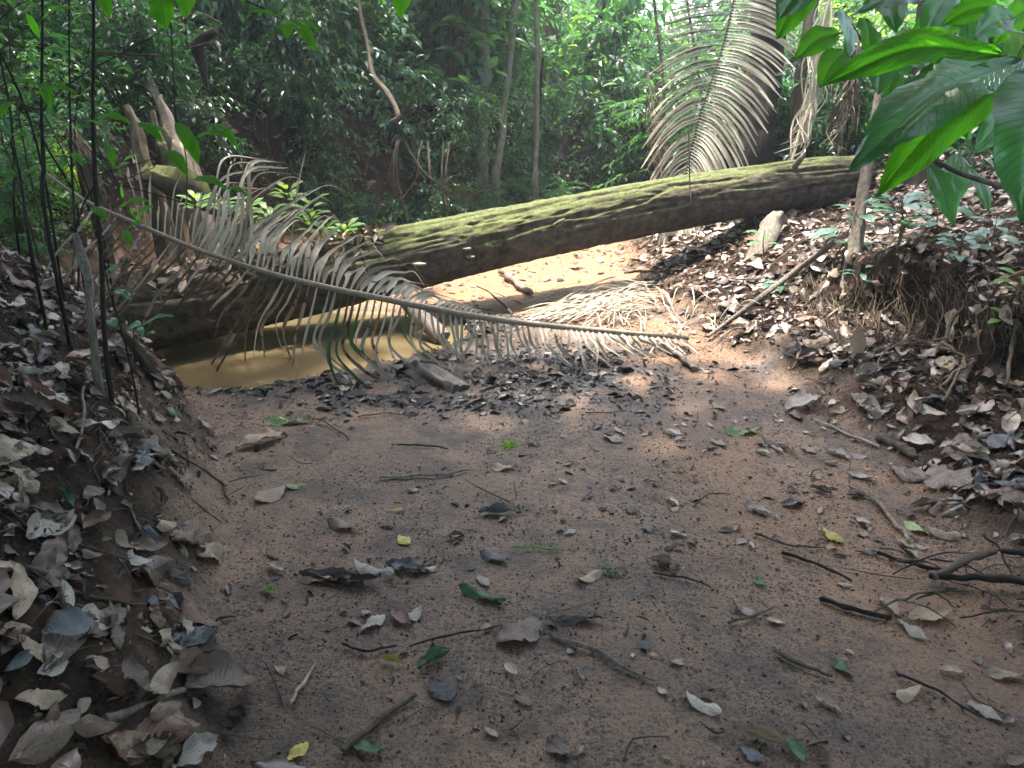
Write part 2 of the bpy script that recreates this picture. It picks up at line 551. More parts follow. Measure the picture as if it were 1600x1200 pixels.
def ground_mat():
    m, nt, out = nodes("sand_and_soil")
    lk = nt.links.new
    geo = N(nt, "ShaderNodeNewGeometry")
    pos = geo.outputs["Position"]
    att = N(nt, "ShaderNodeAttribute"); att.attribute_name = "zones"      # r: bank soil, g: wet mud, b: dry pale sand
    sep = N(nt, "ShaderNodeSeparateColor"); lk(att.outputs["Color"], sep.inputs[0])

    def noise(scale, detail=4.0, rough=.55):
        n = N(nt, "ShaderNodeTexNoise", i_Scale=scale, i_Detail=detail, i_Roughness=rough); lk(pos, n.inputs["Vector"]); return n.outputs[0]

    def mix(f, a, b, blend='MIX'):
        q = N(nt, "ShaderNodeMix", data_type='RGBA', blend_type=blend)
        if isinstance(f, float): q.inputs[0].default_value = f
        else: lk(f, q.inputs[0])
        for s, i in ((a, 6), (b, 7)):
            if isinstance(s, tuple): q.inputs[i].default_value = (*s, 1)
            else: lk(s, q.inputs[i])
        return q.outputs[2]
    big = ramp(nt, [(.35, (.125, .076, .047)), (.52, (.195, .118, .072)), (.68, (.29, .175, .105))]); lk(noise(1.1, 5.0), big.inputs[0])
    patch = ramp(nt, [(.46, (.0,) * 3), (.62, (1,) * 3)]); lk(noise(4.2, 6.0, .7), patch.inputs[0])
    c = mix(patch.outputs[0], big.outputs[0], (.07, .044, .03))
    dry = mix(sep.outputs[2], c, (.35, .175, .075))
    # grains and crumbs
    dens = ramp(nt, [(.34, (.25,) * 3), (.58, (1,) * 3)]); lk(noise(2.0, 4.0, .6), dens.inputs[0])
    c2 = dry
    for sc_, thr, amt in ((190.0, .35, .95), (100.0, .42, .95), (55.0, .52, .9)):
        vo = N(nt, "ShaderNodeTexVoronoi"); vo.inputs["Scale"].default_value = sc_; lk(pos, vo.inputs["Vector"])
        hue = N(nt, "ShaderNodeSeparateColor"); lk(vo.outputs["Color"], hue.inputs[0])
        spk = ramp(nt, [(.30, (1,) * 3), (.44, (0,) * 3)]); lk(vo.outputs["Distance"], spk.inputs[0])
        sel = ramp(nt, [(thr, (0,) * 3), (thr + .04, (amt,) * 3)]); lk(hue.outputs[0], sel.inputs[0])
        mm = N(nt, "ShaderNodeMath", operation='MULTIPLY'); lk(spk.outputs[0], mm.inputs[0]); lk(sel.outputs[0], mm.inputs[1])
        m2 = N(nt, "ShaderNodeMath", operation='MULTIPLY'); lk(mm.outputs[0], m2.inputs[0]); lk(dens.outputs[0], m2.inputs[1])
        c2 = mix(m2.outputs[0], c2, (.018, .012, .010))
    fine = ramp(nt, [(.3, (.55,) * 3), (.7, (1.35,) * 3)]); lk(noise(95.0, 4.0, .7), fine.inputs[0])
    c3 = mix(1.0, c2, fine.outputs[0], 'MULTIPLY')
    soil = ramp(nt, [(.38, (.014, .010, .008)), (.56, (.036, .023, .016)), (.76, (.10, .06, .036))]); lk(noise(9.0, 6.0, .65), soil.inputs[0])  # bank soil, darkened to put the cut bank's shade into its colour
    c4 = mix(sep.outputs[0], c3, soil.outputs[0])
    mud = ramp(nt, [(.35, (.018, .015, .014)), (.65, (.07, .055, .046))]); lk(noise(14.0, 5.0), mud.inputs[0])
    c5 = mix(sep.outputs[1], c4, mud.outputs[0])
    p = N(nt, "ShaderNodeBsdfPrincipled"); lk(c5, p.inputs["Base Color"])
    rg = N(nt, "ShaderNodeMapRange"); rg.inputs[3].default_value = .52; rg.inputs[4].default_value = .26; p.inputs['Specular IOR Level'].default_value = .5; lk(sep.outputs[1], rg.inputs[0]); rb = N(nt, 'ShaderNodeMath', operation='MULTIPLY_ADD'); lk(sep.outputs[0], rb.inputs[0]); rb.inputs[1].default_value = .45; lk(rg.outputs[0], rb.inputs[2]); lk(rb.outputs[0], p.inputs["Roughness"])
    sp_ = N(nt, 'ShaderNodeMapRange'); sp_.inputs[3].default_value = .5; sp_.inputs[4].default_value = .12; lk(sep.outputs[0], sp_.inputs[0]); lk(sp_.outputs[0], p.inputs['Specular IOR Level'])
    b1 = N(nt, "ShaderNodeBump"); b1.inputs["Strength"].default_value = 1.0; b1.inputs["Distance"].default_value = .008; lk(noise(70.0, 6.0, .75), b1.inputs["Height"])
    b2 = N(nt, "ShaderNodeBump"); b2.inputs["Strength"].default_value = .7; b2.inputs["Distance"].default_value = .02; lk(noise(16.0, 5.0, .6), b2.inputs["Height"])
    lk(b1.outputs[0], b2.inputs["Normal"]); lk(b2.outputs[0], p.inputs["Normal"])
    lk(p.outputs[0], out.inputs[0])
    return m


def water_mat():
    m, nt, out = nodes("muddy_water")
    lk = nt.links.new
    geo = N(nt, "ShaderNodeNewGeometry")
    nz = N(nt, "ShaderNodeTexNoise", i_Scale=1.4, i_Detail=3.0); lk(geo.outputs["Position"], nz.inputs["Vector"])
    r = ramp(nt, [(.35, (.125, .095, .05)), (.65, (.165, .125, .065))]); lk(nz.outputs[0], r.inputs[0])
    p = N(nt, "ShaderNodeBsdfPrincipled"); lk(r.outputs[0], p.inputs["Base Color"])
    p.inputs["Roughness"].default_value = .06
    p.inputs["IOR"].default_value = 1.33
    n2 = N(nt, "ShaderNodeTexNoise", i_Scale=7.0, i_Detail=2.0); lk(geo.outputs["Position"], n2.inputs["Vector"])
    bp = N(nt, "ShaderNodeBump"); bp.inputs["Strength"].default_value = .05; bp.inputs["Distance"].default_value = .02; lk(n2.outputs[0], bp.inputs["Height"]); lk(bp.outputs[0], p.inputs["Normal"])
    lk(p.outputs[0], out.inputs[0])
    return m


M = {}
GREENS = [(.02, .065, .035), (.035, .105, .05), (.055, .145, .06), (.085, .20, .06), (.045, .13, .075), (.025, .08, .05)]
M['leaf'] = leaf_mat("green_foliage", GREENS, (.15, .42, .06), .32, .75, .42)
M['leaf_canopy'] = leaf_mat('canopy_foliage', GREENS[:4], None, .45, .4, .16)
M['leaf_dark'] = leaf_mat("dark_foliage", [(.008, .035, .014), (.015, .06, .022), (.022, .08, .03), (.012, .05, .02)], (.05, .22, .03), .33, .7, .32)
M['leaf_blue'] = leaf_mat("grey_green_foliage", [(.03, .085, .05), (.05, .13, .075), (.04, .12, .06), (.025, .075, .045)], (.10, .33, .07), .30, .8, .3)
M['leaf_lime'] = leaf_mat("yellow_green_foliage", [(.10, .24, .03), (.16, .32, .04), (.07, .2, .03), (.22, .33, .05)], (.4, .7, .04), .42, .5, .5)
M['leaf_big'] = leaf_mat("glossy_veined_leaf", [(.05, .16, .07), (.065, .19, .09), (.055, .17, .08)], (.15, .62, .015), .27, .75, .5, veins=13, per_object=True, blotch=((.09, .07, .02), 40.0, .74))
M['leaf_under'] = leaf_mat("thin_veined_leaf", [(.06, .2, .02), (.05, .18, .02)], (.22, .80, .02), .42, .4, .72, veins=13, per_object=True, blotch=((.10, .09, .02), 45.0, .73))
M['bark'] = wood_mat("brown_bark", (.035, .026, .02), (.12, .095, .07), (26, 26, 5), .7)
M['bark_dark'] = wood_mat("dark_wet_bark", (.008, .007, .006), (.035, .028, .022), (30, 30, 6), .7)
M['bark_pale'] = wood_mat("pale_lichen_bark", (.09, .085, .065), (.26, .25, .2), (14, 14, 7), .4)
M['dead_wood'] = wood_mat("grey_weathered_wood", (.085, .07, .058), (.27, .23, .19), (60, 60, 6), .8)
M['dead_pale'] = wood_mat("pale_splintered_wood", (.16, .12, .09), (.5, .42, .34), (70, 70, 5), .8)
M['root'] = wood_mat("root_bark", (.07, .05, .035), (.20, .155, .11), (50, 50, 14), .5)
M['moss_wood'] = wood_mat("mossy_wood", (.06, .05, .035), (.17, .14, .095), (22, 22, 8), 1.0, moss=(.13, .15, .045), moss_amt=.85)
M['frond_dry'] = leaf_mat("dry_palm_leaflet", [(.33, .29, .22), (.46, .42, .34), (.20, .16, .11), (.55, .51, .43), (.38, .34, .27)], None, .55, .3, .2, per_object=True, blotch=((.075, .055, .04), 18.0, .63))
M['frond_brown'] = leaf_mat("brown_palm_leaflet", [(.14, .10, .06), (.20, .15, .095), (.09, .058, .035), (.24, .195, .13)], None, .5, .3, .2, per_object=True, blotch=((.04, .028, .02), 22.0, .55))
M['frond_dark'] = leaf_mat('dark_brown_palm_leaflet', [(.07, .046, .03), (.10, .07, .045), (.13, .095, .06), (.05, .032, .022)], None, .5, .3, .2, per_object=True)  # darkest of the leaflet browns
M['frond_green'] = leaf_mat("half_green_palm_leaflet", [(.035, .07, .025), (.05, .09, .03)], (.07, .17, .04), .45, .4, .25, per_object=True)
M['frond_hang'] = leaf_mat("straw_palm_leaflet", [(.42, .385, .30), (.52, .48, .39), (.34, .30, .23), (.48, .44, .35)], None, .45, .4, .35, per_object=True)
M['rachis'] = wood_mat("dry_palm_stalk", (.17, .135, .10), (.36, .30, .24), (90, 90, 5), .4, .6)
M['rachis_dark'] = wood_mat("dark_palm_stalk", (.03, .024, .02), (.09, .075, .06), (90, 90, 5), .4, .6)
LITTER = [(.03, .018, .012), (.09, .055, .036), (.23, .16, .115), (.13, .075, .045), (.36, .28, .215), (.05, .03, .02), (.33, .245, .18), (.02, .015, .013), (.15, .088, .06), (.10, .07, .055), (.38, .30, .235), (.06, .036, .025)]
M['litter'] = leaf_mat("leaf_litter", LITTER, None, .36, .6, .12, blotch=((.04, .028, .02), 22.0, .64))
M['litter_wet'] = leaf_mat("wet_leaf_scraps", [(.012, .01, .009), (.025, .02, .018), (.045, .037, .032), (.018, .015, .016), (.075, .062, .054)], None, .42, .45, .05)
M['ground'] = ground_mat()
M['fragment'] = leaf_mat('rotting_leaf_bits', [(.03, .018, .012), (.06, .038, .025), (.10, .065, .042), (.045, .03, .02), (.16, .11, .078), (.02, .015, .012)], None, .45, .5, .05)
M['crumb'] = leaf_mat('soil_crumb', [(.02, .014, .011), (.035, .025, .018), (.07, .045, .03), (.16, .09, .05)], None, .7, .3, .02)
M['water'] = water_mat()


def dry_leaf_mat(name, c):
    return leaf_mat(name, [tuple(min(1, k * f) for k in c) for f in (.75, 1.0, 1.2)], None, .38, .6, .14, veins=9, per_object=True,
                    blotch=(tuple(k * .35 for k in c), 26.0, .60))


LEAFCOL = {
    'tan': (.34, .25, .17), 'pale grey': (.40, .35, .30), 'grey-brown': (.15, .10, .072), 'brown': (.12, .072, .046),
    'reddish brown': (.20, .105, .075), 'dark brown': (.07, .048, .036), 'blackened': (.03, .026, .026),
    'yellow': (.45, .38, .08), 'green': (.06, .14, .06), 'bluish grey': (.09, .098, .105), 'pale green': (.28, .38, .17),
}
for k, c in LEAFCOL.items():
    M['fallen ' + k] = dry_leaf_mat(k.replace(' ', '_') + "_fallen_leaf", c)

# ---------------------------------------------------------------- ground, pool
def axis_pts(lo, d0, d1, hi, fine, grow=1.22):
    a = list(np.arange(d0, d1, fine))
    s, x = fine, d1
    while x < hi:
        a.append(x); s *= grow; x += s
    a.append(hi)
    s, x, b = fine, d0 - fine, []
    while x > lo:
        b.append(x); s *= grow; x -= s
    b.append(lo)
    return np.array(b[::-1] + a)


gx = axis_pts(-160, -3.6, 4.2, 160, .03)
gy = axis_pts(-60, .9, 9.2, 220, .03)
GX, GY = np.meshgrid(gx, gy)
GZ = height(GX.ravel(), GY.ravel())
V = np.stack([GX.ravel(), GY.ravel(), GZ], -1)
nx, ny = len(gx), len(gy)
idx = np.arange(nx * ny).reshape(ny, nx)
F = np.stack([idx[:-1, :-1], idx[:-1, 1:], idx[1:, 1:], idx[1:, :-1]], -1).reshape(-1, 4)
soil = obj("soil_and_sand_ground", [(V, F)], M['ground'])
tag(soil, kind="structure")


def zone_masks(x, y):
    wob = noise2(x, y, 1.3, 3, 5)
    fine = noise2(x, y, 6.0, 4, 21)
    xl = edge_left(y) + .22 * wob
    xr = edge_right(y) + .22 * wob
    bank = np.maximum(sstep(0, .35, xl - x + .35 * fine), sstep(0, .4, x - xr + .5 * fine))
    w = water_depth(x, y)
    mud = sstep(-.55, -.05, w + .9 * fine) * sstep(-2.0, -1.2, x) * (1 - sstep(5.2, 5.5, y))
    strip = sstep(3.35, 3.75, y + .6 * fine) * (1 - sstep(4.4, 4.8, y + .5 * fine)) * sstep(-1.5, -1.2, x) * (1 - sstep(.45, 1.1, x + .6 * fine))
    mud = np.maximum(mud, strip * sstep(-.16, .06, fine + .06))
    mud = np.maximum(mud, .7 * sstep(.10, .22, noise2(x, y, 2.4, 4, 44)) * sstep(.2, .9, x) * (1 - bank) * sstep(1, 1.5, y))
    dry = sstep(5.0, 5.9, y + fine) * (1 - bank)
    dry = np.maximum(dry, .55 * sstep(.3, 1.0, x) * (1 - bank) * sstep(1.0, 3.0, y) * sstep(-.1, .12, noise2(x, y, 1.7, 4, 33)))
    return bank, mud * (1 - .6 * bank), dry


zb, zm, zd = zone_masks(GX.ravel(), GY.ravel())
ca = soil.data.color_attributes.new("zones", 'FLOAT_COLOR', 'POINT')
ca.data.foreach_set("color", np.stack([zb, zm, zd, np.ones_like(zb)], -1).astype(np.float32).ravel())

wx, wy = np.meshgrid(np.linspace(-3.6, .1, 90), np.linspace(3.6, 6.2, 60))
wi = np.arange(wx.size).reshape(wx.shape)
WF = np.stack([wi[:-1, :-1], wi[:-1, 1:], wi[1:, 1:], wi[1:, :-1]], -1).reshape(-1, 4)
WV = np.stack([wx.ravel(), wy.ravel(), np.full(wx.size, WATER_Z)], -1)
keep = water_depth(WV[:, 0], WV[:, 1]) > -.35
WF = WF[keep[WF].all(1)]
tag(obj("pool_water", [(WV, WF)], M['water']), kind="structure")


# ---------------------------------------------------------------- unseen canopy: crowns added to make the shade, culled to place the sun patches
def lit_gap(P):
    """True where a leaf would stand in the opening shaped for the sun patches"""
    t = (P[:, 2] - .3) / SUN_DIR[2]
    gxx, gyy = P[:, 0] - SUN_DIR[0] * t, P[:, 1] - SUN_DIR[1] * t
    nn = fbm(np.stack([gxx * 1.3, gyy * 1.3, gxx * 0], -1), 3, 77) - .5
    a = ((gxx + .45) / 1.85) ** 2 + ((gyy - 6.0) / 1.9) ** 2 + nn * 2.2
    b = ((gxx + 2.6) / .9) ** 2 + ((gyy - 5.3) / 1.0) ** 2 + nn * 2.0
    c = ((gxx + 1.0) / 1.1) ** 2 + ((gyy - 4.3) / .5) ** 2 + nn * 2.0
    d = ((gxx - 1.2) / 4.2) ** 2 + ((gyy - 13.5) / 4.5) ** 2 + nn * 3.5
    e = ((gxx + 4.5) / 3.0) ** 2 + ((gyy - 13.0) / 3.0) ** 2 + nn * 5.0
    return (a < 1) | (b < 1) | (c < 1) | (d < 1) | (e < 1)


def open_overhead(P):
    """crown leaves here are thinned to let more skylight onto the creek"""
    return (((P[:, 0] - .5) / 2.3) ** 2 + ((P[:, 1] - 5.6) / 2.6) ** 2) < 1


CANOPY = [((-5.6, 1.2), 4.8, 7.0, 'smooth-barked'), ((5.4, 1.6), 4.8, 6.8, 'rough-barked'), ((-5.8, 8.0), 4.8, 8.6, 'slender'), ((5.6, 7.2), 4.6, 8.6, 'leaning'),
          ((-1.6, 3.0), 3.3, 5.6, 'low-forking'), ((1.6, 2.6), 3.0, 6.0, 'broad-crowned'), ((-2.6, -2.4), 4.0, 5.2, 'dense low'), ((2.6, -3.2), 4.0, 5.4, 'dense spreading'), ((0.6, 14.5), 5.0, 10, 'tall pale'), ((-8.5, 15.0), 4.8, 10, 'tall dark'), ((9.0, 14.5), 4.8, 10, 'twisted'),  # low and dense crowns added to darken the foreground
          ((-9.5, -3.0), 4.8, 8, 'buttressed'), ((9.5, -3.0), 4.8, 8, 'vine-hung'), ((11.5, 5.0), 4.8, 9, 'straight'), ((-11.5, 6.0), 4.8, 9, 'crooked')]
for (cx, cy), rad, hh, word in CANOPY:
    n = int(230 * rad * rad)
    q = rng.normal(size=(n, 3)); q = norm(q) * rng.random((n, 1)) ** .45
    P = q * [rad, rad, 1.7] + [cx, cy, hh + 1.0]
    t_ = (P[:, 2] - .2) / SUN_DIR[2]
    gx_, gy_ = P[:, 0] - SUN_DIR[0] * t_, P[:, 1] - SUN_DIR[1] * t_
    front = P[(gy_ < 4.0) & (gy_ > -.5) & (np.abs(gx_) < 3)]
    P = np.vstack([P] + [front + rng.normal(size=front.shape) * .35 for _ in range(2)])  # extra unseen leaves keep the sun off the foreground
    P = P[~(lit_gap(P) & (rng.random(len(P)) < .72))]
    t_ = (P[:, 2] - 1.5) / SUN_DIR[2]
    P = P[((P[:, 0] - SUN_DIR[0] * t_ - .6) / .5) ** 2 + ((P[:, 1] - SUN_DIR[1] * t_ - .98) / .3) ** 2 > 1]  # shaft cleared so the sun reaches the big near leaves
    P = P[~(open_overhead(P) & (rng.random(len(P)) < .5))]
    P = P[~((P[:, 1] > 8.5) & (rng.random(len(P)) < .88))]  # thinned to brighten the background
    P = P[~((P[:, 0] > 1.9) & (P[:, 1] > -.8) & (P[:, 1] < 6) & (rng.random(len(P)) < .88))]  # opening cut so skylight gives the big leaves their sheen
    D = norm(rng.normal(size=P.shape) * [1, 1, .4])
    U = norm(rng.normal(size=P.shape) * .5 + [0, 0, 1])
    bx_, by_ = (-3.4, .2) if word == 'low-forking' else ((3.4, .2) if word == 'broad-crowned' else (cx, cy))
    base = np.array([bx_, by_, h1(bx_, by_)])
    top_ = np.array([cx, cy, base[2] + hh])
    tr = empty("shade_canopy_tree", base)
    L = rng.uniform(.32, .58, len(P))
    obj("crown", shift([leaves(T_SMALL, P, D, U, L, L * .42)], base), M['leaf_canopy'], tr, smooth=False)
    tk = tube([base + [0, 0, -.2], base + [.1, .05, 2.5], (base + [0, 0, 4.5]) * .7 + (top_ - [0, 0, 1]) * .3, top_ + [0, 0, 1.2]], [.17, .14, .11, .05], 10, 24, .25, 3)
    for k in range(7):
        a = k * 2.4 + cx
        b0 = top_ + [0, 0, -1.6 + .35 * k]
        tk += tube([b0, b0 + np.array([math.cos(a), math.sin(a), .5]) * rad * .4, b0 + np.array([math.cos(a), math.sin(a), .45]) * rad * .8], [.05, .035, .012], 6, 8)
    obj("trunk", shift(tk, base), M['bark'], tr)
    tag(tr, f"{word} rainforest tree, its unseen crown shaped to shade the creek bed", "tree", "unseen crowns added to shade the creek")

# far forest, read as one mass; unseen sides and rear added to block low skylight
n = 80000
ang = rng.uniform(0, 2 * math.pi, n)
rr = rng.uniform(19, 30, n)
fx, fy = rr * np.cos(ang), 4 + rr * np.sin(ang)
clump = fbm(np.stack([fx * .35, fy * .35, rng.random(n) * .3], -1), 3, 5)
fz = height(fx, fy) + rng.random(n) ** 1.25 * 10 * (.6 + .9 * clump)
P = np.stack([fx, fy, fz], -1)
D = norm(rng.normal(size=P.shape) * [1, 1, .5] - [0, 0, .2])
U = norm(rng.normal(size=P.shape) * .6 + [0, 0, 1])
L = rng.uniform(.3, .55, n)
tag(obj("far_forest", [leaves(T_SMALL, P, D, U, L, L * .45)], M['leaf'], smooth=False), "far forest foliage closing the view behind the creek", "forest", kind="stuff")


# ---------------------------------------------------------------- understory plants
def twig_leaves(rs, O, d, length, n, L, W, planar, droop=.25):
    """alternate leaves along one twig"""
    s = (np.arange(n) + .6) / n
    side = np.where(np.arange(n) % 2 == 0, 1.0, -1.0)
    d = norm(d)
    S = norm(np.cross(d, [0, 0, 1.0]) + 1e-6)
    if not planar:
        a = rs.uniform(0, 6.28)
        Nn = np.cross(S, d)
        S = S * math.cos(a * .25) + Nn * math.sin(a * .25)
    P = O[None] + d[None] * (length * s)[:, None] - np.array([0, 0, 1.0])[None] * (droop * length * s ** 2)[:, None]
    D = S[None] * side[:, None] + d[None] * .75 - np.array([0, 0, 1.0]) * (droop + .15) + rs.normal(size=(n, 3)) * .16
    D[-1] = d - np.array([0, 0, droop])
    U = np.array([0, 0, 1.0])[None] + rs.normal(size=(n, 3)) * .28
    l = L * rs.uniform(.75, 1.15, n)
    return P, D, U, l, l * W


def shrub_parts(seed, H, Rr, twigs, L, W, per, tmpl, planar=False, droop=.25, stems=4, low=.12, flat=1.0):
    rs = np.random.default_rng(seed)
    Ps, Ds, Us, Ls, Ws, tubes_ = [], [], [], [], [], []
    tops = []
    for k in range(stems):
        a = rs.uniform(0, 6.28)
        r = Rr * rs.uniform(.15, .6)
        hh = H * rs.uniform(.65, 1.0)
        P = [np.zeros(3), np.array([math.cos(a) * r * .3, math.sin(a) * r * .3, hh * .45]), np.array([math.cos(a + .3) * r, math.sin(a + .3) * r, hh])]
        sp = spline(P, 14)
        tops.append(sp)
        tubes_ += tube(P, [.012 + H * .006, .008, .003], 5, 10, cap=False)
    for k in range(twigs):
        sp = tops[rs.integers(len(tops))]
        O = sp[int(np.clip(rs.beta(1.6, 1.0) * 13, 13 * low, 13))]
        a = rs.uniform(0, 6.28)
        d = np.array([math.cos(a), math.sin(a), rs.uniform(-.25, .75) * flat])
        ln = Rr * rs.uniform(.35, .95)
        p = twig_leaves(rs, O, d, ln, per, L, W, planar, droop)
        Ps.append(p[0]); Ds.append(p[1]); Us.append(p[2]); Ls.append(p[3]); Ws.append(p[4])
        dn = norm(d)
        tubes_ += tube([O, O + dn * ln * .5 - [0, 0, droop * ln * .25], O + dn * ln * .95 - [0, 0, droop * ln * .9]], [.005, .003, .0015], 3, 4, cap=False)
    return [leaves(tmpl, np.vstack(Ps), np.vstack(Ds), np.vstack(Us), np.concatenate(Ls), np.concatenate(Ws))], tubes_


KINDS = {
    # name: (category, words, foliage material, params)
    'fine': ("leafy_shrub", "small-leaved shrub", 'leaf', dict(H=1.9, Rr=.95, twigs=150, L=.085, W=.52, per=13, tmpl=T_MID)),
    'broad': ("broadleaf_sapling", "broad-leaved sapling", 'leaf', dict(H=2.3, Rr=.9, twigs=70, L=.19, W=.5, per=8, tmpl=T_MID, droop=.4)),
    'blue': ("glossy_shrub", "glossy grey-green shrub", 'leaf_blue', dict(H=1.5, Rr=.85, twigs=85, L=.13, W=.48, per=9, tmpl=T_MID, droop=.4)),
    'dark': ("dark_shrub", "dark drooping shrub", 'leaf_dark', dict(H=1.7, Rr=1.0, twigs=120, L=.12, W=.4, per=10, tmpl=T_MID, droop=.6)),
    'fern': ("feathery_bush", "feathery compound-leaved bush", 'leaf', dict(H=1.3, Rr=.95, twigs=46, L=.11, W=.28, per=26, tmpl=T_MID, planar=True, droop=.45)),
    'lime': ("lime_sapling", "sunny yellow-green sapling", 'leaf_lime', dict(H=2.2, Rr=.9, twigs=80, L=.11, W=.55, per=10, tmpl=T_MID)),
}
PROTO = {}
TODO = []      # (object, words, where, screen x) to be labelled at the end


def screen(p):
    d = np.asarray(p, float) - CAM
    z = d[1] * CP - d[2] * SP
    return 800 + FPX * d[0] / z, 600 - FPX * (d[1] * SP + d[2] * CP) / z, z


def put_plant(kind, x, y, scale, rot, dz=0.0, where=None, tilt=0.0):
    name, words_, mat, prm = KINDS[kind]
    var = int(rot * 7) % 2
    key = (kind, var)
    if key not in PROTO:
        fol, st = shrub_parts(100 + len(PROTO) * 7, **prm)
        t = empty(name)
        obj("foliage", fol, M[mat], t, smooth=False)
        obj("stems", st, M['bark'], t)
        PROTO[key] = t
        o = t
    else:
        o = copy_tree(PROTO[key])
    z = h1(x, y)
    o.location = (x, y, z - .03 + dz)
    o.scale = (scale, scale, scale * (1 + .15 * math.sin(rot * 5)))
    o.rotation_euler = (tilt * math.cos(rot), tilt * math.sin(rot), rot)
    tag(o, None, name.replace('_', ' ').split()[-1], {"fine": "small-leaved shrubs", "broad": "broad-leaved saplings", "blue": "grey-green shrubs", "dark": "dark shrubs",
                                                     "fern": "feathery bushes", "lime": "yellow-green saplings"}[kind])
    if where is None:
        if x < edge_left(y): where = "behind the pool" if y < 11 else "far behind the pool"
        elif x > edge_right(y): where = "on the bank past the log" if y < 10 else "up the slope past the log"
        else: where = "in the creek bed beyond the log"
    TODO.append((o, words_, where, screen(o.location)[0]))
    return o


prs = random.Random(5)
rows = [(7.6, .9), (8.8, .8), (10.0, .95), (11.4, 1.05), (13.0, 1.2), (14.8, 1.4), (17.0, 1.7)]
for ri, (y0, step) in enumerate(rows):
    x = -.72 * y0 - .5
    while x < .74 * y0 + .5:
        px_ = x + prs.uniform(-.35, .35) * step
        py_ = y0 + prs.uniform(-.5, .5)
        xl, xr = float(edge_left(py_)), float(edge_right(py_))
        inbed = xl - .45 < px_ < xr + .7
        x += step
        if inbed and py_ < 11.6:
            continue
        if py_ < 8.4 and px_ > 0:
            continue
        bright = (.2 < px_ + (14 - py_) * .03 < 3.5) and py_ > 10
        if px_ < xl:
            kind = prs.choice(['fine', 'dark', 'blue', 'broad', 'fern', 'dark', 'fine'])
        elif bright:
            kind = prs.choice(['fine', 'lime', 'broad', 'fine', 'lime', 'fern'])
        else:
            kind = prs.choice(['fine', 'broad', 'blue', 'fern', 'dark'])
        put_plant(kind, px_, py_, prs.uniform(.75, 1.15) * (1 + .05 * (py_ - 8)) * (.8 if py_ < 9 else 1), prs.uniform(0, 6.28), tilt=.12)
# hand-placed ones: overhanging the cut bank, beside the stumps, behind the log end
for kind, x, y, s, r, dz in [('dark', -2.2, 8.95, .8, .3, -.15), ('blue', -1.3, 9.4, .75, 1.3, 0), ('dark', -3.3, 7.7, .8, 2.2, 0), ('fern', -.1, 10.4, .6, 3.1, 0), ('fine', -1.8, 9.8, .9, 4.0, 0),
                             ('fine', -4.0, 6.4, .8, 1.0, 0), ('dark', -4.6, 5.4, .9, 2.0, 0), ('blue', -4.3, 6.0, .7, 5.0, 0), ('fern', -3.9, 4.4, .55, 2.6, 0), ('fern', -3.3, 5.6, .45, .6, 0),
                             ('blue', -.6, 10.0, .5, 2.0, -.1), ('fern', .5, 9.6, .42, 5.0, 0), ('fine', 1.4, 11.0, .8, .7, 0), ('dark', 3.3, 8.2, .9, 1.1, 0), ('broad', 4.2, 7.6, .8, 3.3, 0),
                             ('fine', 2.6, 9.2, .8, 2.3, 0), ('dark', 4.9, 6.4, .8, .2, 0), ('dark', 4.5, 5.2, .62, 1.9, 0), ('blue', 3.9, 6.3, .45, 4.2, 0), ('fern', 5.2, 5.4, .6, 5.5, 0)]:
    put_plant(kind, x, y, s, r, dz)
for kind, x, y, s, r, dz in [('fine', -2.75, 4.5, .36, .4, 0), ('fern', -3.1, 4.9, .42, 1.4, 0), ('blue', -2.75, 3.9, .26, 2.4, 0), ('fine', -3.4, 5.3, .5, 3.4, 0), ('lime', -3.0, 5.6, .3, 4.4, 0), ('broad', -3.7, 5.0, .45, 5.4, 0),
                             ('fern', -2.55, 4.25, .24, .9, 0), ('fine', -3.5, 6.0, .5, 1.9, 0), ('blue', -3.2, 6.3, .4, 2.9, 0), ('broad', -2.9, 3.4, .22, 3.9, 0), ('fine', -2.5, 3.2, .2, 5.1, 0)]:
    put_plant(kind, x, y, s, r, dz, where='on the near slope above the pool')
for kind, x, y, s, r, dz in [('dark', -3.1, 7.7, .6, .9, 0), ('dark', -2.6, 8.2, .6, 1.9, -.1), ('dark', -3.7, 7.3, .7, 2.9, 0), ('fine', -2.2, 8.5, .5, 3.9, -.1), ('dark', -3.4, 7.0, .5, 4.9, -.1), ('fern', -1.7, 8.6, .45, 5.2, 0), ('dark', -3.5, 8.1, .75, .3, -.25), ('dark', -3.0, 8.5, .7, 1.3, -.35), ('fine', -2.6, 8.8, .7, 2.2, -.3), ('dark', -2.0, 8.9, .7, 3.1, -.4), ('blue', -1.6, 8.9, .65, 4.0, -.45),
                             ('fine', -1.25, 8.9, .6, 5.0, -.5), ('blue', -.9, 9.1, .6, 2.0, -.3), ('fine', -.55, 9.35, .6, 5.9, -.2), ('fern', -.2, 9.7, .5, 2.6, -.1), ('fine', -.9, 9.6, .75, .6, 0),
                             ('fine', .1, 10.3, .65, 2.0, 0), ('blue', .45, 10.6, .6, 5.0, 0), ('lime', 1.0, 11.2, .7, 4.2, 0), ('fern', -3.9, 7.2, .5, 4.4, -.1), ('dark', -3.6, 6.6, .6, 5.4, -.1)]:
    put_plant(kind, x, y, s, r, dz, tilt=.35)


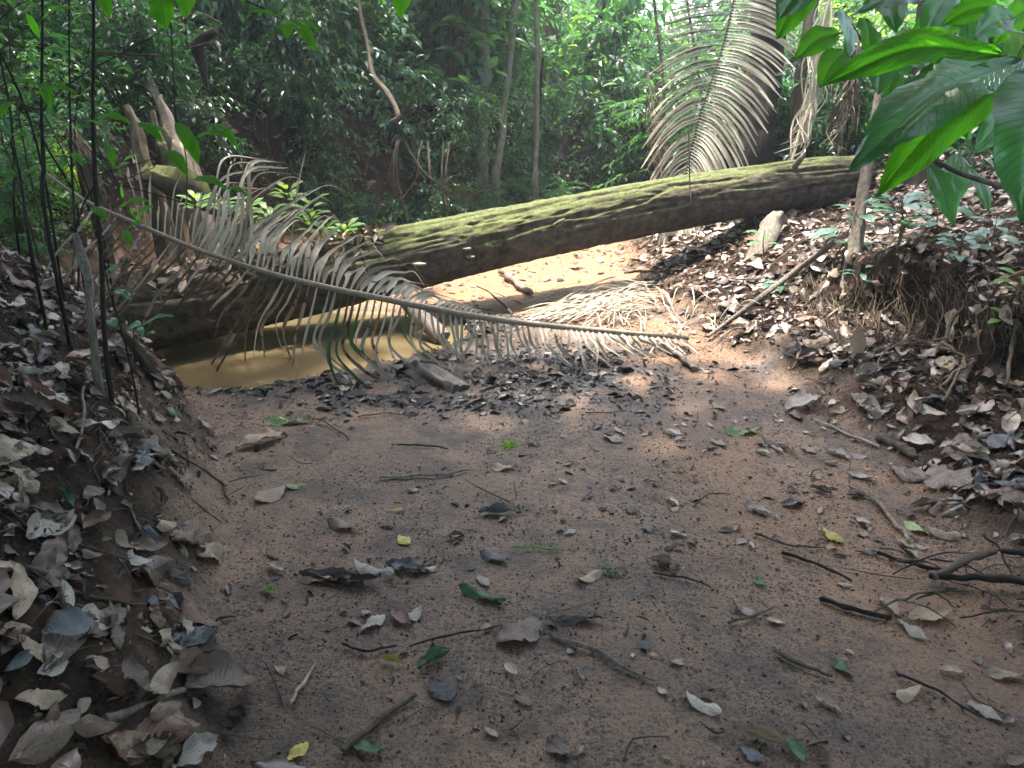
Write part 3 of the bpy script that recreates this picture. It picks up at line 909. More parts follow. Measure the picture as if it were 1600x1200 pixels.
prs = random.Random(17)
for ri, (y0, step) in enumerate([(9.6, 1.0), (11.0, 1.1), (12.4, 1.2), (15.6, 1.5), (18.5, 1.9)]):
    x = -.70 * y0
    while x < .72 * y0:
        px_, py_ = x + prs.uniform(-.3, .3), y0 + prs.uniform(-.5, .5)
        x += step
        xl, xr = float(edge_left(py_)), float(edge_right(py_))
        if xl - .3 < px_ < xr + .4 and py_ < 10.8:
            continue
        put_plant(prs.choice(['fine', 'broad', 'blue', 'lime', 'fern', 'fine'] if px_ > -.5 else ['fine', 'dark', 'blue', 'broad', 'dark']), px_, py_, prs.uniform(.7, 1.1) * (1 + .06 * (py_ - 8)), prs.uniform(0, 6.28), tilt=.15)
# creepers trailing over the cut bank and the ground under the shrubs
nC = 26000
x_, y_ = rng.uniform(-9, 9, nC), rng.uniform(6.2, 15, nC)
dl_, dr_ = edge_left(y_) - x_, x_ - edge_right(y_)
d_ = np.maximum(dl_, dr_)
cl_ = noise2(x_, y_, 1.1, 3, 61)
keep = (d_ > np.where((x_ > -1.9) & (dl_ > 0), .06, .22)) & (cl_ > -.06) & ((dl_ > 0) | (y_ > 8.2) | (dr_ > 2.6)) & ((d_ > .5) | (rng.random(nC) < .35)) & ~((dl_ > 0) & (y_ < 6.6))
keep |= (y_ > 11.3) & (rng.random(nC) < .8)
x_, y_ = x_[keep], y_[keep]
P = np.stack([x_, y_, height(x_, y_) + rng.gamma(1.5, .07, len(x_))], -1)
L = rng.uniform(.05, .13, len(x_))
tag(obj("creeper_foliage", [leaves(T_MID, P, rng.normal(size=P.shape) * [1, 1, .5] - [0, .3, .4], rng.normal(size=P.shape) * .4 + [0, -.4, .9], L, L * .5)], M['leaf_dark'], smooth=False),
    "low creepers trailing over the cut bank and under the shrubs", "creepers", kind="stuff")


# ---------------------------------------------------------------- trees, poles and vines of the middle distance
def trunk(name, pts, radii, mat, label, cat="tree", group=None, branches=(), sides=10, rough=.35, part="trunk", foliage=None):
    P = [at(*p) for p in pts]
    base = P[-1].copy()
    gz = h1(base[0], base[1])
    if base[2] > gz - .1 and pts[-1][2] != 0:
        P.append(np.array([base[0], base[1], gz - .15]))
        radii = list(radii) + [radii[-1] * 1.1]
        base = P[-1].copy()
    t = empty(name, base)
    obj(part, shift(tube(P, radii, sides, 40, rough, len(pts) + int(base[0] * 10) % 50, ridges=4), base), M[mat], t)
    for bp, br in branches:
        B = [at(*p) for p in bp]
        obj("branch", shift(tube(B, br, 7, 16, rough, 5), base), M[mat], t)
    if foliage:
        (fm, L, W, cnt, spread) = foliage
        sp = spline(P, 60)
        k = rng.integers(0, 32, cnt)
        O = sp[k] + rng.normal(size=(cnt, 3)) * spread
        obj("foliage", shift([leaves(T_MID, O, rng.normal(size=(cnt, 3)) - [0, 0, .3], rng.normal(size=(cnt, 3)) * .3 + [0, 0, 1], rng.uniform(.7, 1.1, cnt) * L, L * W)], base), M[fm], t, smooth=False)
    tag(t, label, cat, group)
    return t


trunk("pale_tree", [(753, -140, 9.6), (756, 0, 9.6), (757, 100, 9.6), (754, 190, 9.6), (752, 250, 9.6)], [.05, .052, .055, .06, .07], 'bark_pale', "slim straight pale trunk rising in the sunlit gap above the log", group="pale trunks in the gap")
trunk("pale_tree", [(815, -120, 9.4), (806, 0, 9.4), (797, 90, 9.4), (789, 160, 9.4), (783, 220, 9.4), (775, 280, 9.4)], [.035, .036, .038, .04, .045], 'bark_pale', "thin pale trunk leaning over, mottled with lichen, in the sunlit gap above the log", group="pale trunks in the gap")
trunk("black_tree", [(1208, -160, 7.75), (1202, 0, 7.75), (1196, 90, 7.75), (1188, 180, 7.75), (1182, 260, 7.75)], [.15, .15, .155, .16, .18], 'bark_dark', "thick black wet trunk standing behind the hanging dry palm frond")
trunk("crooked_tree", [(952, -60, 11.0), (938, 30, 11.0), (920, 100, 11.0), (918, 160, 10.9), (895, 200, 10.8), (870, 255, 10.6), (845, 290, 10.6)], [.03, .04, .05, .06, .07, .085, .1], 'bark_dark',
      "dark crooked tree with spreading branches beyond the log", branches=[([(870, 255, 10.6), (940, 225, 10.4), (1000, 200, 10.2)], [.05, .03, .015]), ([(880, 235, 10.7), (845, 180, 11), (848, 90, 9.4)], [.05, .03, .015])],
      foliage=('leaf_lime', .14, .45, 260, .35))
trunk("dark_tree", [(672, -120, 10.5), (668, 0, 10.5), (664, 60, 10.4), (655, 140, 10.3), (650, 210, 10.2)], [.07, .07, .08, .085, .09], 'bark_dark', "dark straight tree rising behind the bank of the pool", foliage=('leaf_dark', .14, .4, 200, .4))
trunk("pale_tree", [(588, -120, 9.6), (583, 0, 9.6), (572, 60, 9.6), (568, 130, 9.6), (560, 200, 9.6)], [.03, .03, .032, .035, .04], 'bark_pale', "slender grey trunk beside the hanging brown liana", group="pale trunks in the gap")
trunk("pale_tree", [(842, -120, 9.9), (838, 0, 9.9), (840, 90, 9.9), (838, 200, 9.9), (836, 280, 9.9)], [.025, .025, .03, .03, .035], 'bark_pale', "thinnest grey trunk in the sunlit gap, beside the leaning mottled one", group="pale trunks in the gap")
trunk("brown_tree", [(1275, -100, 7.6), (1268, 0, 7.6), (1262, 60, 7.6), (1250, 140, 7.7), (1244, 230, 7.8)], [.05, .055, .06, .065, .075], 'bark', "brown trunk hung with dead palm strips behind the log")
trunk("brown_tree", [(1470, -100, 6.6), (1455, 40, 6.6), (1445, 200, 6.5), (1430, 330, 6.4)], [.09, .1, .11, .13], 'bark_dark', "stout dark trunk in the shade behind the big glossy leaves")
trunk("dark_tree", [(330, -120, 9.8), (322, 0, 9.8), (315, 60, 9.7), (326, 140, 9.5)], [.05, .06, .07, .07], 'bark_dark', "short dark tree among the shrubs above the stumps")
# liana hooking up into the canopy
P = [at(556, -120, 8.2), at(560, 0, 8.2), at(575, 75, 8.2), at(583, 118, 8.1), at(605, 145, 8.0), at(622, 180, 7.9), at(610, 190, 7.9)]
tag(obj("hanging_liana", tube(P, [.016, .019, .022, .025, .028, .026, .01], 9, 60, .3, 8, ridges=3), M['bark']), "thick brown liana hanging down and hooking at its end above the cut bank", "liana")
# black dead branch end hanging over the shrubs on the pool side
P = [at(338, 50, 6.0), at(318, 62, 6.0), at(308, 75, 6.0), at(316, 105, 6.0), at(323, 135, 6.0)]
tag(obj("dead_branch_stub", tube(P, [.03, .04, .05, .035, .008], 8, 26, .5, 4), M['bark_dark']), "black bent dead branch dangling above the broken stumps", "branch")
for k, (pts, r, lab) in enumerate([
    ([(150, 82, 4.2), (250, 85, 4.3), (330, 65, 4.5)], .006, "thin bare twig reaching level from the thin saplings to the dead branch"),
    ([(150, 105, 4.2), (210, 130, 4.3), (250, 136, 4.4)], .005, "thin curved twig above the tallest broken stump"),
    ([(345, 35, 5.0), (300, 22, 5.0), (200, 55, 5.0)], .005, "fine bare twig crossing high above the broken stumps"),
    ([(585, 200, 8.2), (575, 250, 8.3), (563, 318, 8.5)], .008, "fine rootlet dangling down the dark face of the cut bank"),
    ([(1076, 200, 6.0), (1078, 290, 6.0), (1082, 330, 6.0), (1090, 375, 6.3)], .005, "fine dead vine draped over the mossy log")]):
    tag(obj("thin_vine", tube([at(*p) for p in pts], [r, r * .6], 6, 24, .2, k), M['bark']), lab, "vine")


rs_ = np.random.default_rng(77)
for k in range(16):
    x = -3.2 + 2.6 * rs_.random()
    y = 8.9 - .25 * abs(x + 1.2) - .15
    y += .25
    z0 = h1(x, y + .25) if h1(x, y + .25) > .6 else .9
    ln = rs_.uniform(.4, .95)
    p = [np.array([x, y, z0 + .05]), np.array([x + rs_.normal() * .06, y - .22, z0 - ln * .4]), np.array([x + rs_.normal() * .12, y - .2 + rs_.normal() * .05, z0 - ln])]
    o = obj("bank_root", tube(p, [.012, .009, .004], 6, 18, .4, k), M['bark'])
    TODO.append((o, "thin root dangling down the cut bank", "behind the pool", screen(p[0])[0]))
    tag(o, None, "root", "roots of the cut bank")
for k in range(26):
    y = rs_.uniform(8.6, 13)
    px = rs_.uniform(200, 1240)
    tt = y / .93
    x = (px - 800) / FPX * tt
    if float(edge_left(y)) - .2 < x < float(edge_right(y)) + .2 and y < 12: continue
    r = rs_.uniform(.012, .038)
    z = h1(x, y)
    ln = rs_.normal() * .35
    p = [np.array([x, y, z - .1]), np.array([x + ln * .3 + rs_.normal() * .06, y, z + 1.3]), np.array([x + ln * .7 + rs_.normal() * .08, y, z + 2.8]), np.array([x + ln, y + .2, z + 5.2])]
    t = empty("slim_tree", p[0])
    obj("trunk", shift(tube(p, [r * 1.2, r, r * .9, r * .5], 8, 30, .3, k), p[0]), M['bark_pale' if k % 3 else 'bark_dark'], t)
    cnt = 90
    O = p[3] + rs_.normal(size=(cnt, 3)) * [.6, .6, .5]
    obj("crown", shift([leaves(T_MID, O, rs_.normal(size=(cnt, 3)), rs_.normal(size=(cnt, 3)) * .3 + [0, 0, 1], .2, .09)], p[0]), M['leaf'], t, smooth=False)
    TODO.append((t, "slim pale trunk" if k % 3 else "slim dark trunk", "behind the pool" if x < 0 else "beyond the log", screen(p[1])[0]))
    tag(t, None, "tree", "slim trunks in the forest")


# ---------------------------------------------------------------- green palms behind
def palm(name, base, n, length, label, seed, mat='leaf', lean=.6, group="green palms in the forest"):
    rs = np.random.default_rng(seed)
    t = empty(name, base)
    obj("trunk", tube([(0, 0, -.1), (0, 0, .5), (.02, 0, 1.0)], [.07, .06, .05], 10, 10, .3, 2), M['bark'], t)
    for k in range(n):
        a = 6.283 * k / n + rs.uniform(-.3, .3)
        ln = length * rs.uniform(.8, 1.1)
        e = rs.uniform(.5, 1.3)
        d = np.array([math.cos(a), math.sin(a), 0])
        P = spline([np.array([0, 0, .9]), np.array([0, 0, .9]) + d * ln * .35 + [0, 0, ln * .35 * e], np.array([0, 0, .9]) + d * ln * .8 + [0, 0, ln * .38 * e], np.array([0, 0, .9]) + d * ln * 1.05 + [0, 0, ln * .12 * e]], 30)
        T, S, Nn = frames(P)
        out = [tube(P, [.012, .008, .003], 5, 16, cap=False)[0]]
        for i in range(4, 30):
            for sd in (-1, 1):
                l = ln * .38 * math.sin(math.pi * (i - 2) / 29) ** .6 + .05
                tip = P[i] + S[i] * sd * l * .8 + T[i] * l * .5 - np.array([0, 0, .25 * l])
                mid = P[i] + (tip - P[i]) * .5 + Nn[i] * .06 * l
                out.append(ribbon([P[i], mid, tip], .032, Nn[i], 6, .3))
        fr = obj("frond", out, M[mat], t, smooth=False)
    tag(t, label, "palm", group)


palm("green_palm", (-1.15, 10.9, h1(-1.15, 10.9) + .2), 10, 1.7, "dark green palm with upright fronds beside the dark straight tree", 1)
palm("green_palm", (-1.6, 12.4, h1(-1.6, 12.4) + 1.2), 9, 1.9, "tall green palm whose fronds arch down between the liana and the pale trunks", 2)
palm("green_palm", (2.9, 11.5, h1(2.9, 11.5)), 9, 1.3, "low green palm in the sunlit gap beside the hanging dry frond", 3)
palm("green_palm", (-5.6, 8.0, h1(-5.6, 8.0) + .2), 10, 1.5, "shaded palm above the bank, behind the thin saplings", 4, 'leaf_dark')

# ---------------------------------------------------------------- the fallen log
def fallen_log():
    cpts = [(90, 500, 4.35), (250, 482, 4.7), (400, 452, 5.02), (480, 438, 5.13), (600, 411, 5.3), (800, 368, 5.72), (1000, 328, 6.2), (1200, 294, 6.62), (1290, 283, 6.78), (1345, 279, 6.88)]
    P = spline([at(*p) for p in cpts], 420)
    s = np.linspace(0, 1, 420)
    rad = np.interp(s, [0, .3, .45, .7, .9, 1], [.235, .225, .212, .205, .205, .19])
    T, S, Nn = frames(P)
    k = 150
    a = np.linspace(0, 2 * math.pi, k, endpoint=False)
    arc = np.concatenate([[0], np.cumsum(np.linalg.norm(np.diff(P, axis=0), axis=1))])
    A, S2 = np.meshgrid(a, arc)
    q = np.stack([S2 * .9, np.cos(A) * 1.6, np.sin(A) * 1.6], -1).reshape(-1, 3)
    big = (fbm(q, 3, 31) - .5).reshape(A.shape)
    q2 = np.stack([S2 * 2.4 + big * 7, np.cos(A) * 6.5 + big * 3, np.sin(A) * 6.5], -1).reshape(-1, 3)
    fis = fbm(q2, 4, 41).reshape(A.shape)
    plate = -np.clip(.50 - fis, 0, .16) * 1.4                 # bark fissures along the grain
    q3 = np.stack([S2 * 16, np.cos(A) * 14, np.sin(A) * 14], -1).reshape(-1, 3)
    fine = (fbm(q3, 3, 51) - .5).reshape(A.shape)
    scar = -.05 * np.exp(-((np.sin(A) - .1) / .18) ** 2) * (np.cos(A) < 0) * sstep(3.2, 4.6, S2)
    rr = rad[:, None] * (1 + .17 * big + .42 * plate + .08 * fine) + scar
    V = P[:, None] + rr[..., None] * (np.cos(A)[..., None] * S[:, None] + np.sin(A)[..., None] * Nn[:, None])
    idx = np.arange(420 * k).reshape(420, k)
    F = np.stack([idx[:-1], np.roll(idx[:-1], -1, 1), np.roll(idx[1:], -1, 1), idx[1:]], -1).reshape(-1, 4)
    UV = np.stack([A / 6.283, S2], -1).reshape(-1, 2)
    base = P[200] - [0, 0, .2]
    t = empty("fallen_log", base)
    m = wood_mat("log_bark", (.02, .015, .012), (.15, .12, .09), (14, 14, 14), 1.0, moss=(.13, .15, .05), moss_amt=.93, moss_attr=True)
    lo = obj("log_trunk", shift([(V.reshape(-1, 3), F, UV)], base), m, t)
    # moss grows on the middle of the log, hardly at its buried end, and thins towards the high end
    am = lo.data.attributes.new("moss", 'FLOAT', 'POINT')
    sm = np.repeat(np.interp(s, [0, .36, .46, .62, .86, 1], [-.4, -.35, .04, 0, -.1, -.16]), k) - .14 * sstep(-.2, .5, -np.sin(A - .2).ravel() * 0 + (np.cos(A) < 0).ravel() * 0) + .18 * (fbm(q * .7, 3, 88) - .5)
    am.data.foreach_set("value", sm.astype(np.float32))
    # dead leaves caught along the top of the buried end
    rs = np.random.default_rng(6)
    nl_ = 420
    i_ = rs.integers(5, 190, nl_)
    a_ = rs.normal(math.pi / 2, .55, nl_)
    dirs = np.cos(a_)[:, None] * S[i_] + np.sin(a_)[:, None] * Nn[i_]
    O = P[i_] + dirs * (rad[i_] * 1.06)[:, None] + rs.normal(size=(nl_, 3)) * .012
    Lf = rs.uniform(.04, .12, nl_)
    so = obj("caught_leaves", shift([leaves(T_MID, O, rs.normal(size=(nl_, 3)), dirs + rs.normal(size=(nl_, 3)) * .35, Lf, Lf * .45)], base), M['litter'], t, smooth=False)
    so["kind"] = "stuff"
    # broken branch stubs and shelf fungi
    for (px, py, tt, l, r) in [(1240, 262, 6.5, .12, .03), (868, 352, 5.6, .05, .02)]:
        c = at(px, py, tt)
        obj("branch_stub", shift(tube([c, c + [.03, -.05, l * .6], c + [.06, -.06, l]], [r, r * .9, r * .5], 8, 8, .4, 3), base), M['dead_wood'], t)
    for (px, py, tt, r) in [(655, 412, 5.16, .045), (728, 388, 5.35, .035), (735, 401, 5.37, .03)]:
        c = at(px, py, tt)
        an = np.linspace(0, math.pi, 14)
        rim = c + np.stack([np.cos(an) * r, -np.sin(an) * r * .8, np.zeros(14)], -1)
        V2 = np.vstack([rim + [0, 0, .004], rim * 1.0 - [0, 0, .006], [c + [0, .02, .008]], [c + [0, .02, -.02]]])
        i = np.arange(13)
        Fq = np.stack([i, i + 14, i + 15, i + 1], -1)
        Ft = np.concatenate([np.stack([i, i + 1, np.full(13, 28)], -1), np.stack([i + 15, i + 14, np.full(13, 29)], -1)])
        obj("bracket_fungus", shift([(V2, Fq), (V2, Ft)], base), M['dead_pale'], t)
    tag(t, "huge mossy fallen tree trunk lying across the creek from bank to bank", "log")


fallen_log()


# ---------------------------------------------------------------- the dry frond in front of the log
RACH = [(60, 262, 3.45), (100, 292, 3.52), (141, 318, 3.6), (224, 354, 3.72), (299, 386, 3.83), (374, 412, 3.93), (430, 429, 4.0), (460, 437, 4.04), (535, 454, 4.14), (610, 469, 4.23), (685, 484, 4.32),
        (760, 497, 4.41), (830, 506, 4.5), (920, 515, 4.6), (1000, 522, 4.68), (1075, 528, 4.76)]
RX = np.array([r[0] for r in RACH]); RY = np.array([r[1] for r in RACH]); RT = np.array([r[2] for r in RACH])


def rach(x):
    return float(np.interp(x, RX, RY)), float(np.interp(x, RX, RT))


def creek_frond():
    base = at(1075, 528, 4.76)
    t = empty("dry_palm_frond", base)
    P = [at(*r) for r in RACH]
    rt = tube(P, [.005, .009, .011, .013, .015, .017, .018, .017, .015], 8, 90, .1, 2)
    obj("stalk", shift(rt, base), M['rachis'], t)
    rs = np.random.default_rng(3)
    low = np.array([  # x, knee dx,dy, tip dx,dy
        [70, -40, 55, -75, 120], [170, -45, 62, -85, 130], [300, -58, 75, -112, 150], [370, -60, 78, -104, 135], [430, -48, 82, -68, 155], [495, -24, 88, -4, 142], [540, -22, 92, 16, 140], [600, -14, 76, 8, 112],
        [625, -11, 60, 22, 98], [655, 3, 54, 38, 92], [730, 4, 44, 16, 78], [830, 9, 32, 22, 56], [900, 12, 30, 27, 58], [960, 20, 22, 44, 40], [1068, 8, 12, 15, 24]])
    xs = []
    x = 128.0
    while x < 1064:
        xs.append(x)
        x += np.interp(x, [130, 400, 600, 800, 1064], [11.5, 10.6, 9.6, 9.2, 9.0]) * rs.uniform(.85, 1.15)
    k_low = []
    for i, x in enumerate(xs):
        y, tt = rach(x)
        kx, ky, tx, ty = [float(np.interp(x, low[:, 0], low[:, j])) for j in (1, 2, 3, 4)]
        j1, j2 = rs.normal() * 4.5, rs.normal() * 9.0
        f = rs.uniform(.8, 1.12)
        if rs.random() < .05: continue
        b = at(x, y + 1.5, tt)
        tip = ground(x + tx * f + j2 * 1.4, y + ty * f + abs(j2) * .6, .012)
        tt2 = screen(tip)[2]
        kn = at(x + kx + j1, y + ky * f, tt * .45 + tt2 * .55 - .02)
        m1 = at(x + kx * .42 + j1 * .2, y + ky * f * .48, tt * .72 + tt2 * .28 - .02)
        if 480 < x < 700 and rs.random() < .8:
            # the tips have curled back under, in the mud
            e2 = ground(x + tx * f + j2 + 8, y + ty * f - 1 + abs(j2) * .6, .02)
            pts = [b, m1, kn, (kn * .35 + tip * .65) + [-.015, 0, -.01], tip, e2]
        else:
            pts = [b, m1, kn, tip]
        green = (x > 760 and rs.random() < .3 and x < 960) or (500 < x < 640 and rs.random() < .12)
        mat = 'frond_green' if green else ('frond_dark' if (x < 380 and rs.random() < .4) or (x > 690 and rs.random() < .75) else ('frond_brown' if rs.random() < .7 else 'frond_dry'))
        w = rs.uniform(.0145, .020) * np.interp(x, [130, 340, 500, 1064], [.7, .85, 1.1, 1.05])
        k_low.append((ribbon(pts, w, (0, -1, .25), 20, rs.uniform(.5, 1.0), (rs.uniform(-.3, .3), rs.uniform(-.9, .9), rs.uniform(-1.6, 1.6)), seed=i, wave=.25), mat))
    # upper row
    up = np.array([  # x, knee dx,dy, tip dx,dy, width factor
        [128, -25, -60, -75, -150, .7], [200, -22, -70, -68, -150, .7], [222, -12, -60, -30, -110, .7], [240, 1, -40, 4, -78, .8], [300, 6, -45, 16, -80, .8], [318, 26, -50, 80, -90, 1.4], [345, 26, -60, 105, -112, 1.9],
        [375, 22, -56, 100, -104, 2.0], [420, 15, -54, 62, -98, 2.1], [470, 13, -50, 46, -84, 2.1], [520, 17, -46, 62, -66, 2.1], [545, 26, -38, 68, -46, 2.0], [580, 26, -30, 58, -28, 1.9], [610, 25, -25, 56, -14, 1.8], [650, 18, -14, 38, -6, 1.6], [700, 9, -10, 16, -7, 1.3]])
    k_up = []
    x = 130.0
    i = 0
    while x < 700:
        y, tt = rach(x)
        kx, ky, tx, ty, wf = [float(np.interp(x, up[:, 0], up[:, j])) for j in (1, 2, 3, 4, 5)]
        f = rs.uniform(.62, 1.25)
        b = at(x, y - 1, tt)
        if x < 310:
            pts = [b, at(x + kx * f, y + ky * f, tt + .04), at(x + (kx + (tx - kx) * .5) * f, y + (ky + (ty - ky) * .55) * f, tt + .07), at(x + tx * f + rs.normal() * 4, y + ty * f, tt + .1)]
            mat = 'frond_dark' if rs.random() < .85 else 'frond_brown'
        else:
            jx = rs.normal() * 11
            dr = rs.uniform(4, 34) * np.interp(x, [310, 400, 520, 640], [.3, 1.0, 1.2, .6])
            pts = [b, at(x + kx * .45 * f, y + ky * .62 * f, tt + .05), at(x + kx * f + jx * .5, y + ky * f, tt + .12), at(x + (kx * .45 + tx * .55) * f + jx, y + (ky * .35 + ty * .65) * f, tt + .22),
                   at(x + tx * f + jx, y + ty * f, tt + .32), at(x + tx * f * 1.2 + jx + 6, y + ty * f + dr, tt + .38)]
            mat = 'frond_dry'
        prof = (lambda s, q=rs.uniform(.2, .4): np.clip(.25 + 3.2 * s, 0, 1) * np.clip((1.02 - s) * 2.2, .05, 1) * (1 - .62 * sstep(q + .05, q + .22, s))) if x > 300 else None
        k_up.append((ribbon(pts, .0145 * wf * rs.uniform(.85, 1.15), (0, -1, .1), 24, rs.uniform(.35, .8), (0, rs.uniform(-.5, .5), rs.uniform(-1.8, 1.8)), prof, i, .3), mat))
        x += np.interp(x, [130, 320, 500, 700], [11.5, 8.5, 9.0, 8.0]) * rs.uniform(.7, 1.3)
        i += 1
    # the one leaflet that stands up straight above the rest
    y, tt = rach(452)
    k_up.append((ribbon([at(448, y, tt), at(456, 375, tt + .02), at(463, 320, tt + .03), at(468, 283, tt + .03), at(478, 236, tt + .05)], .017, (0, -1, .1), 26, .6, (0, 1.0, .4), None, 5, .5), 'frond_dry'))
    for px in range(9):   # a fan of long ones lying out level over the dark water
        sx = 300 + px * 9 + rs.uniform(-3, 3)
        y, tt = rach(sx)
        ex, ey = rs.uniform(390, 460), rs.uniform(240, 296)
        k_up.append((ribbon([at(sx, y, tt), at(sx + 22, y - 45, tt + .05), at((sx + ex) / 2 - 10, ey + rs.uniform(4, 16), tt + .15), at(ex, ey, tt + .3)], .018, (0, -.6, .8), 22, .6, (0, rs.uniform(-.5, .5), rs.uniform(-1, 1)), None, px, .35), 'frond_dry'))
    pieces = k_low + k_up
    # the hundred largest are parts, the shorter ones one part
    size = [np.linalg.norm(np.ptp(p[0][0], axis=0)) for p in pieces]
    order = np.argsort(size)[::-1]
    for r_, i in enumerate(order[:100]):
        V_, F_, U_ = pieces[i][0]
        o = obj("leaflet", shift([(V_, F_, U_)], base), M[pieces[i][1]], t)
    rest = [pieces[i][0] for i in order[100:]]
    # short stubs along the upper side of the thick end
    x = 690.0
    while x < 1062:
        y, tt = rach(x)
        l = np.interp(x, [690, 760, 900, 1062], [12, 6, 4, 3]) * rs.uniform(.7, 1.3)
        rest.append(ribbon([at(x, y, tt), at(x + l * .6, y - l * .9, tt + .02), at(x + l * 1.5, y - l, tt + .07)], .014, (0, -1, .3), 7, .6))
        x += 8.2
    so = obj("short_leaflets", shift(rest, base), M['frond_dry'], t)
    so["kind"] = "stuff"
    tag(t, "long dry palm frond lying across the pool mouth, its brown leaflets hanging into the mud", "palm frond")


creek_frond()


def hanging_frond():
    rs = np.random.default_rng(8)
    pts = [(1152, -70, 7.35), (1147, 0, 7.35), (1133, 60, 7.35), (1111, 130, 7.35), (1093, 185, 7.35), (1079, 240, 7.35), (1069, 285, 7.35), (1060, 330, 7.4), (1050, 385, 7.45)]
    Y = np.array([p[1] for p in pts]); X = np.array([p[0] for p in pts])
    P = [at(*p) for p in pts]
    base = P[-1]
    t = empty("hanging_palm_frond", base)
    obj("stalk", shift(tube(P, [.017, .014, .012, .009, .005], 7, 50, .1, 1), base), M['rachis_dark'], t)
    rk = np.array([[-70, 80, 10, 0], [0, 92, 30, 0], [50, 104, 45, 0], [100, 100, 62, 0], [139, 84, 66, 0], [200, 66, 92, 0], [250, 44, 100, 0], [300, 30, 95, 0], [385, 8, 50, 0]])
    lk_ = np.array([[-70, -100, -5], [0, -118, 14], [40, -118, 26], [94, -104, 50], [160, -92, 74], [220, -74, 84], [270, -56, 88], [330, -34, 80], [385, -14, 50]])
    stuff = []
    y = -66.0
    n = 0
    while y < 372:
        x = float(np.interp(y, Y, X))
        for sd in (1, -1):
            if sd == -1 and n % 6 == 2:
                continue
            tab = rk if sd == 1 else lk_
            dx, dy = float(np.interp(y, tab[:, 0], tab[:, 1])), float(np.interp(y, tab[:, 0], tab[:, 2]))
            f = rs.uniform(.82, 1.1)
            dy += rs.normal() * 5
            tt = 7.35
            sgn = .25 if sd == 1 else .3
            arch = -4 if sd == 1 else -2
            b = at(x, y, tt - .01)
            m1 = at(x + dx * .35 * f, y + dy * .18 * f + arch, tt - .12)
            m2 = at(x + dx * .72 * f, y + dy * .55 * f + arch * .8, tt - .2)
            tip = at(x + dx * f, y + dy * f, tt - .22 + rs.normal() * .05)
            rb = ribbon([b, m1, m2, tip], (.025 if sd == 1 else .017), (0, -1, .35), 14, .35, (rs.uniform(-.2, .2), rs.uniform(-.5, .5)), seed=n, wave=.1)
            stuff.append((rb, sd))
        y += 4.7
        n += 1
    order = sorted(range(len(stuff)), key=lambda i: -np.linalg.norm(np.ptp(stuff[i][0][0], axis=0)))
    for i in order[:100]:
        obj("leaflet", shift([stuff[i][0]], base), M['frond_hang' if stuff[i][1] == 1 or i % 3 else 'frond_brown'], t)
    rest = [stuff[i][0] for i in order[100:]]
    if rest:
        obj("short_leaflets", shift(rest, base), M['frond_hang'], t)["kind"] = "stuff"
    tag(t, "big straw-coloured palm frond hanging head down behind the mossy log", "palm frond")


hanging_frond()


def dry_bundle(name, pts, n, width, spread, label, seed, mat='frond_hang', group=None, w=.012):
    """a dead frond whose leaflets have folded down along it"""
    rs = np.random.default_rng(seed)
    P = [at(*p) for p in pts]
    base = P[-1]
    t = empty(name, base)
    sp = spline(P, 20)
    obj("stalk", shift(tube(P, [.012, .01, .006], 6, 20), base), M['rachis'], t)
    out = []
    for k in range(n):
        i = rs.integers(0, 12)
        ln = rs.integers(6, 9)
        j = min(i + ln, 19)
        o1, o2, o3 = rs.normal(size=3) * spread * .3, rs.normal(size=3) * spread, rs.normal(size=3) * spread * 1.3
        out.append(ribbon([sp[i] + o1 * .3, sp[(i + j) // 2] + o2, sp[j] + o3 - [0, 0, .03]], w * rs.uniform(.7, 1.3), (0, -1, .2), 9, .5, rs.uniform(-1, 1)))
    obj("leaflets", shift(out, base), M[mat], t)
    tag(t, label, "dead frond", group)


dry_bundle("dead_frond", [(1300, -20, 7.0), (1282, 60, 7.0), (1275, 140, 7.0), (1255, 200, 7.0), (1238, 250, 7.0)], 70, 1, .05, "grey dead palm frond folded shut, hanging just behind the high end of the log", 4, group="folded dead fronds")
dry_bundle("dead_frond", [(1345, 40, 7.2), (1335, 110, 7.2), (1318, 180, 7.2), (1308, 255, 7.2)], 60, 1, .06, "tattered dead palm frond hanging behind the big glossy leaves", 5, 'frond_brown', group="folded dead fronds")
dry_bundle("dead_frond", [(1012, 110, 8.4), (1022, 180, 8.4), (1030, 240, 8.4), (1035, 290, 8.4)], 40, 1, .06, "brown dead frond in the shade beside the big hanging frond", 6, 'frond_brown', group="folded dead fronds")
dry_bundle("dead_frond", [(1180, 60, 8.0), (1160, 150, 8.0), (1150, 240, 8.0)], 30, 1, .05, "grey dead frond hanging against the thick black trunk", 7, 'frond_brown', group="folded dead fronds")


